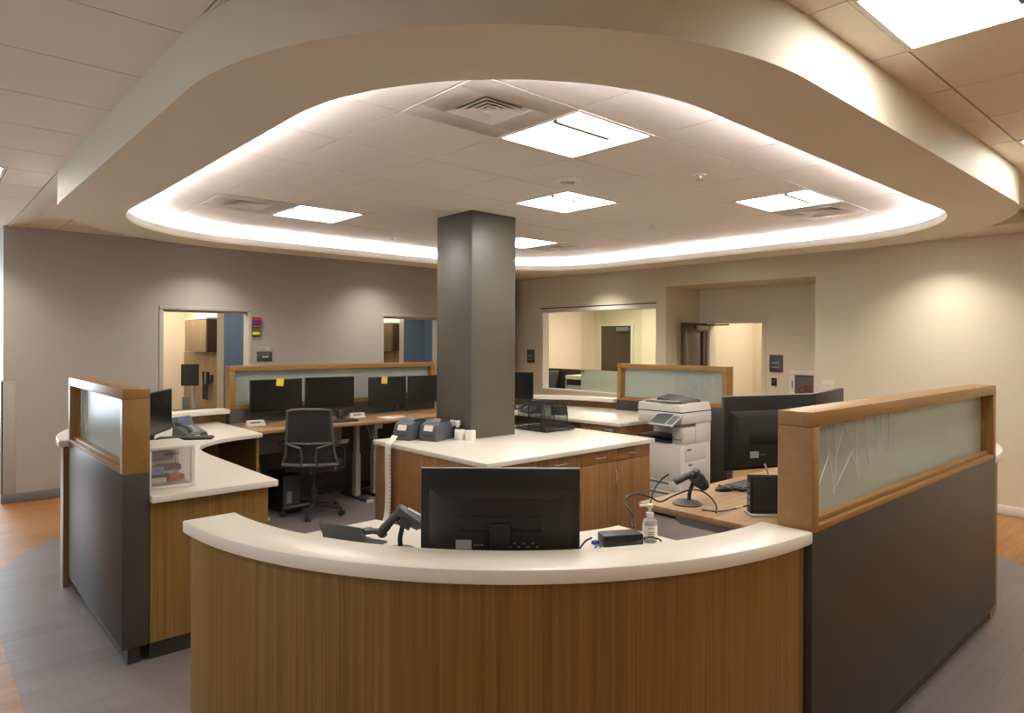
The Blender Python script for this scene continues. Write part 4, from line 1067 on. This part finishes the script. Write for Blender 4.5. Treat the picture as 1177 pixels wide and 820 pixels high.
for k, (z0, z1) in enumerate(((.06, .16), (.165, .265), (.27, .37), (.375, .725))):
    f = MB().box(cx0-.012, cx0-.0005, cy0+.008, cy1-.008, z0, z1, .004).build('drawer' if k < 3 else 'front_cover', 'copier', t, **W_)
    if k < 3:
        MB().box(cx0-.0135, cx0-.0122, cy0+.14, cy1-.14, z1-.035, z1-.014).build('grip_recess', 'mgrey', f, **W_)
    else:
        MB().box(cx0-.0135, cx0-.0122, cy0+.03, cy0+.045, .40, .415).build('power_mark', 'dgrey', f, **W_)
mb = MB()
mb.box(cx0+.05, cx1-.1, cy0-.006, cy0-.0005, .38, .56, .003).box(cx0+.05, cx1-.1, cy0-.006, cy0-.0005, .565, .73, .003); sp = mb.build('side_door', 'copier', t, **W_)
MB().box(cx0+.10, cx0+.17, cy0-.0075, cy0-.0062, .52, .54).box(cx0+.08, cx0+.15, cy0-.0075, cy0-.0062, .67, .69).build('latch', 'mgrey', sp, **W_)
MB().box(cx0+.022, cx0+.2, cy0-.004, cy0+.001, .76, .89, .003).build('side_cover', 'copier', t, **W_)
mb = MB()
for k in range(4): mb.box(cx0+.0185, cx0+.0195, cy0+.02+.025*k, cy0+.035+.025*k, .775, .79)
mb.build('button_row', 'green', t, **W_)
mb = MB()
for xx in (cx0+.06, cx1-.06):
    for yy in (cy0+.06, cy1-.06): mb.cyl((xx, yy-.015, .0265), (xx, yy+.015, .0265), .026, n=14)
mb.build('casters', 'dgrey', t, **W_)

# ------------------------------------------------------------------ wall things
def plate_sign(name, label, cat, group, build): pass
t = thing('room_sign', 'dark room sign with a clear holder on the grey wall beside the left doorway', 'sign', (3.585, GY-.0005, 1.555), 0, 'dark room name signs')
MB().box(-.105, .105, -.008, 0, -.09, .035, .003).build('sign_plate', 'dgrey', t)
MB().box(-.105, .105, -.012, 0, .04, .11, .003).build('clear_holder', 'lgrey', t)
MB().box(-.03, .05, -.0092, -.0082, -.035, -.022).box(.03, .06, -.0132, -.0122, .07, .085).build('lettering', 'white', t)
t = thing('flag_sign', 'stack of coloured signal flags on the grey wall by the doorway', 'signal flags', (3.47, GY-.0005, 1.93))
MB().box(-.055, .055, -.012, 0, -.135, .12, .003).build('back_plate', 'dgrey', t)
for k, (mname, z) in enumerate((('red', .085), ('blue', .04), ('orange', -.005), ('green', -.05), ('yellow', -.095))):
    MB().box(-.055, .06-.005*k, -.035, -.0125, z-.018, z+.02, .003).build('flag', mname if mname != 'orange' else 'redmark', t)
def rsign(x, y, z, rz, label):
    t = thing('room_sign', label, 'sign', (x, y, z), rz, 'dark room name signs')      # faces local -y
    mb = MB(); n = 10; mb.sweep([[(-.10+.2*i/n, -.004-.020*math.sin(PI*i/n), z_) for i in range(n+1)]+[(.10, 0, z_), (-.10, 0, z_)] for z_ in (-.12, .12)])
    mb.build('sign_plate', 'slate', t)
    mb = MB(); mb.sweep([[(-.098+.196*i/n, -.0046-.020*math.sin(PI*i/n), z_) for i in range(n+1)]+[(.098, -.001, z_), (-.098, -.001, z_)] for z_ in (-.119, -.075)]); mb.build('sign_foot', 'dark_wood', t)
    mb = MB(); mb.box(-.05, .05, -.0275, -.0240, .005, .013).box(-.05, .05, -.0275, -.0240, -.055, -.051); mb.build('lettering', 'white', t)
rsign(BX-.0005, 8.70, 1.49, -PI/2, 'curved dark room sign on the beige wall left of the glazed opening')
rsign(NX-.0005, 4.59, 1.45, -PI/2, 'curved dark room sign beside the open niche door')
t = thing('card_switch', 'small black wall switch below the room sign in the niche', 'switch', (NX-.0005, 4.62, 1.19), -PI/2)
MB().box(-.038, .038, -.012, 0, -.055, .055, .003).build('plate', 'black', t); MB().box(-.02, .02, -.015, -.0122, -.03, .03).build('rocker', 'dgrey', t)
t = thing('extinguisher_cabinet', 'white wall cabinet with a glass front and red emblem at the niche corner', 'cabinet', (NX-.0005, 4.18, 1.06), -PI/2)
mb = MB()
for a, b, c, d in ((-.20, .20, .24, .30), (-.20, .20, -.36, -.30), (-.20, -.13, -.30, .24), (.13, .20, -.30, .24)): mb.box(a, b, -.03, 0, c, d, .003)
mb.build('frame', 'white', t)
MB().box(-.13, .13, -.006, -.001, -.30, .24).build('cabinet_interior', 'lgrey', t)
MB().cyl((0.02, -.008, -.28), (0.02, -.008, .1), .0065, n=8).build('extinguisher', 'red', t)
g = MB().box(-.13, .13, -.024, -.021, -.30, .24).build('glass_door', 'clear', t)
mb = MB(); n = 20
mb.add([(-.03+r*math.cos(2*PI*i/n), -.0248, .035+r*math.sin(2*PI*i/n)) for r in (.032, .045) for i in range(n)], [(i, (i+1) % n, n+(i+1) % n, n+i) for i in range(n)])
mb.box(.03, .115, -.0250, -.0242, .03, .045); mb.box(-.11, .11, -.0250, -.0242, .10, .106); mb.build('emblem', 'redmark', g)
MB().box(-.172, -.16, -.036, -.0302, .05, .16, .003).build('latch', 'black', t)
t = thing('thermostat', 'small beige wall plate on the beige wall right of the niche', 'wall plate', (BX-.0005, 3.50, 1.20), -PI/2)
MB().box(-.07, .07, -.008, 0, -.09, .09, .003).build('plate', 'wall_beige', t); MB().box(-.04, .04, -.012, -.0082, .03, .06, .002).build('cover_bar', 'white', t)

# open wooden door in the niche
t = thing('hinged_door', 'dark wood door with a tall glass pane standing open in the niche', 'door', (NX-.03, 5.70, .003), math.radians(0))
def dbox(mb, u0, u1, z0, z1, t0=-.022, t1=.022):
    mb.box(-u1, -u0, t0, t1, z0, z1, .002)
mb = MB(); dbox(mb, 0, .11, .01, 2.03); dbox(mb, .53, .64, .01, 2.03); dbox(mb, .11, .53, 1.90, 2.03); dbox(mb, .11, .53, .01, .9); mb.build('leaf', 'dark_wood', t)
mb = MB(); dbox(mb, .11, .53, .9, 1.90, -.004, .004); mb.build('glass_pane', 'clear', t)
mb = MB(); mb.box(-.30, -.06, -.075, -.0225, 1.925, 1.995, .006); mb.build('closer', 'lgrey', t)
mb = MB(); mb.tube([(-.10, -.05, 1.99), (-.02, -.10, 2.005), (.06, -.20, 2.005), (.05, -.36, 2.01)], .010); mb.build('closer_arm', 'darkmetal', t)
# cabinet seen through the niche door
t = thing('wall_dispenser', 'tall grey dispenser panel just inside the niche doorway', 'dispenser', (9.65, 4.62, 0.003), 0)
MB().box(0, .10, -.12, .12, 0, 1.30, .004).build('tall_panel', 'dark_wood', t)
MB().box(-.006, -.0005, .06, .10, 0, 1.30).build('edge_strip', 'white', t)
MB().box(-.02, .10, -.02, .13, 1.33, 1.80, .006).box(.02, .10, .0, .1, 1.30, 1.33).build('head_box', 'mgrey', t)

# glazed opening: head track, jambs, two sliding panes
mb = MB(); mb.box(BX-.012, BX+BT+.01, WY0, WY1, 2.255, 2.32, .003); mb.mat(1).box(BX-.016, BX, WY0-.01, WY1+.03, 2.318, 2.332)
mb.mat(0).box(BX, BX+BT, WY1-.02, WY1-.0, .925, 2.255)
struct('trim_4', mb, ['white', 'kick'])
mb = MB().box(BX+.01, BX+BT-.01, WY0+.001, WY1-.001, .9205, .94, .003); struct('trim_5', mb, 'solid')
t = thing('sliding_glass', 'green tinted sliding glass pane with frosted lower band, longer one', 'glass pane', (BX+.06, 6.9, .9405), 0, 'sliding glass panes')
MB().box(BX+.056, BX+.064, 6.32, 7.56, .941, 2.254).build('clear_pane', 'greenglass', t, world=True)
MB().box(BX+.0645, BX+.066, 6.32, 7.56, .941, 1.28).build('frosted_band', 'tealfrost', t, world=True)
MB().cyl((BX+.03, 7.50, 1.27), (BX+.056, 7.50, 1.27), .018).build('pull_knob', 'darkmetal', t, world=True)
t = thing('sliding_glass', 'green tinted sliding glass pane with frosted lower band, at the right jamb', 'glass pane', (BX+.1, 6.5, .9405), 0, 'sliding glass panes')
MB().box(BX+.096, BX+.104, 6.025, 7.165, .941, 2.254).build('clear_pane', 'greenglass', t, world=True)
MB().box(BX+.1045, BX+.106, 6.025, 7.165, .941, 1.28).build('frosted_band', 'tealfrost', t, world=True)
# office behind it
mb = MB().box(-.03, .0, -.45, .45, 0.003, 2.1); 
t = thing('office_door', 'dark door with a closer on the back wall of the glazed office', 'door', (11.59, 9.42, .003))
MB().box(-.04, 0, -.40, .42, .0, 2.10, .004).build('leaf', 'dark_wood', t)
mb = MB(); mb.box(-.05, 0, .421, .47, 0, 2.15).box(-.05, 0, -.45, -.401, 0, 2.15).box(-.05, 0, -.401, .421, 2.101, 2.15); mb.build('frame', 'white', t)
MB().box(-.11, -.0405, -.36, -.05, 1.98, 2.07, .006).build('closer', 'mgrey', t)
t = thing('office_partition', 'charcoal desk screen behind the glazed opening', 'desk screen', (9.6, 8.6, .003))
MB().box(-.03, .03, -.55, 1.2, 0, 1.22, .01).build('panel', 'laminate2', t)
MB().box(-.9, -.031, .60, .64, 0, 1.18, .06, 4).build('return_panel', 'laminate2', t)
t = thing('office_printer', 'white and black printer on the counter behind the glazed opening', 'printer', (9.15, 8.22, .003), 0)
MB().box(-.22, .22, -.30, .26, 0, .70, .006).build('stand', 'laminate2', t)
MB().box(-.2, .2, -.26, .24, .701, .96, .01).build('lower_case', 'lgrey', t)
MB().box(-.14, .2, -.24, .22, .96, 1.07, .004).build('paper_gap', 'black', t)
MB().box(-.21, .2, -.27, .25, 1.07, 1.14, .012).build('scanner_lid', 'white', t)
MB().box(-.215, -.201, .22, .24, .80, 1.06).build('hinge_post', 'lgrey', t)

# exam room seen through the left doorway
def nook(x, l1, l2):
    """wall cabinet and backsplash on the left face of a wing wall whose end is at y = 10"""
    t = thing('wall_cabinet', l1, 'cabinet', (x-.0005, 10.5, 1.575), 0, 'wall cabinets in the rooms beyond')
    MB().box(-.13, 0, -.50, .46, 0, .47, .003).build('carcass', 'dark_wood', t)
    for k in (0, 1): MB().box(-.15, -.1305, -.50+.48*k+.002, -.022+.48*k, .002, .468, .002).build('door', 'grey_wood', t)
    MB().box(-.14, -.0, -.50, .46, .475, .50, .004).build('top_panel', 'white', t)
    t = thing('backsplash_panel', l2, 'wall panel', (x-.0005, 10.5, .003), 0, 'wall panels below the cabinets')
    MB().box(-.010, 0, -.49, .98, 0, 1.56, .002).build('panel', 'grey_wood', t)
nook(3.34, 'brown wall cabinet seen through the left doorway', 'olive brown wall panel below the cabinet in the left doorway')
nook(6.392, 'brown wall cabinet seen through the right doorway beside the column', 'olive brown wall panel below the cabinet in the right doorway')
t = thing('diagnostic_set', 'black diagnostic instruments with coiled cords in the left doorway', 'instruments', (3.328, 10.25, 1.13), -PI/2)
MB().box(-.14, .14, -.05, .0, .02, .12, .01).build('wall_unit', 'dgrey', t)
for k, x_ in enumerate((-.09, .0, .09)):
    mb = MB().cyl((x_, -.06, -.02), (x_, -.06, .16), .018, .024); mb.build('handle', 'mgrey' if k == 1 else 'black', t)
mb = MB()
for x_ in (-.10, -.03, .05):
    mb.tube([(x_+.018*math.cos(i*1.1), -.06+.018*math.sin(i*1.1), -.02-.0045*i) for i in range(50)], .006, 5)
mb.build('coiled_cord', 'coil', t)
t = thing('exam_monitor', 'grey monitor on a wall arm with keyboard shelf in the left doorway', 'monitor', (2.90, 9.7, .82))
MB().at((-.01, 0, .31), rz=math.radians(-20)).box(-.11, .11, -.02, .02, 0, .29, .006).build('housing', 'black', t)
MB().at((-.01, 0, .31), rz=math.radians(-20)).box(-.103, .103, -.0215, -.0203, .008, .282).build('screen', 'dgrey', t)
MB().box(.03, .075, .03, .07, -.817, .5, .004).build('pole', 'lgrey', t)
MB().box(-.22, .22, -.22, .04, -.02, -.002, .006).build('keyboard_shelf', 'dgrey', t)
MB().box(-.10, -.02, .0, .03, .0, .16).build('reader', 'mgrey', t)

# ------------------------------------------------------------------ camera, world, view
cam = bpy.data.cameras.new('camera'); co = bpy.data.objects.new('camera', cam); COL.objects.link(co)
cam.sensor_fit = 'HORIZONTAL'; cam.sensor_width = 36; cam.lens = 777/1177*36
cam.shift_y = -(410-394)/1177; cam.clip_start = .05
fwd = Vector((.6698, .7427, 0)).normalized()
rot = fwd.to_track_quat('-Z', 'Y').to_matrix().to_4x4()
co.matrix_world = Matrix.Translation((0, 0, HC)) @ rot @ Matrix.Rotation(.004, 4, 'Z')
scene.camera = co
wd = bpy.data.worlds.new('world'); scene.world = wd; wd.use_nodes = True
bg = wd.node_tree.nodes['Background']; bg.inputs[0].default_value = (.6, .75, 1, 1); bg.inputs[1].default_value = .3
scene.view_settings.view_transform = 'Standard'; scene.view_settings.look = 'None'
scene.view_settings.gamma = 1; scene.view_settings.exposure = .36; scene.view_settings.use_curve_mapping = False
scene.cycles.use_denoising = True
scene.cycles.max_bounces = 8; scene.cycles.diffuse_bounces = 5; scene.cycles.transparent_max_bounces = 12
scene.cycles.sample_clamp_indirect = 6
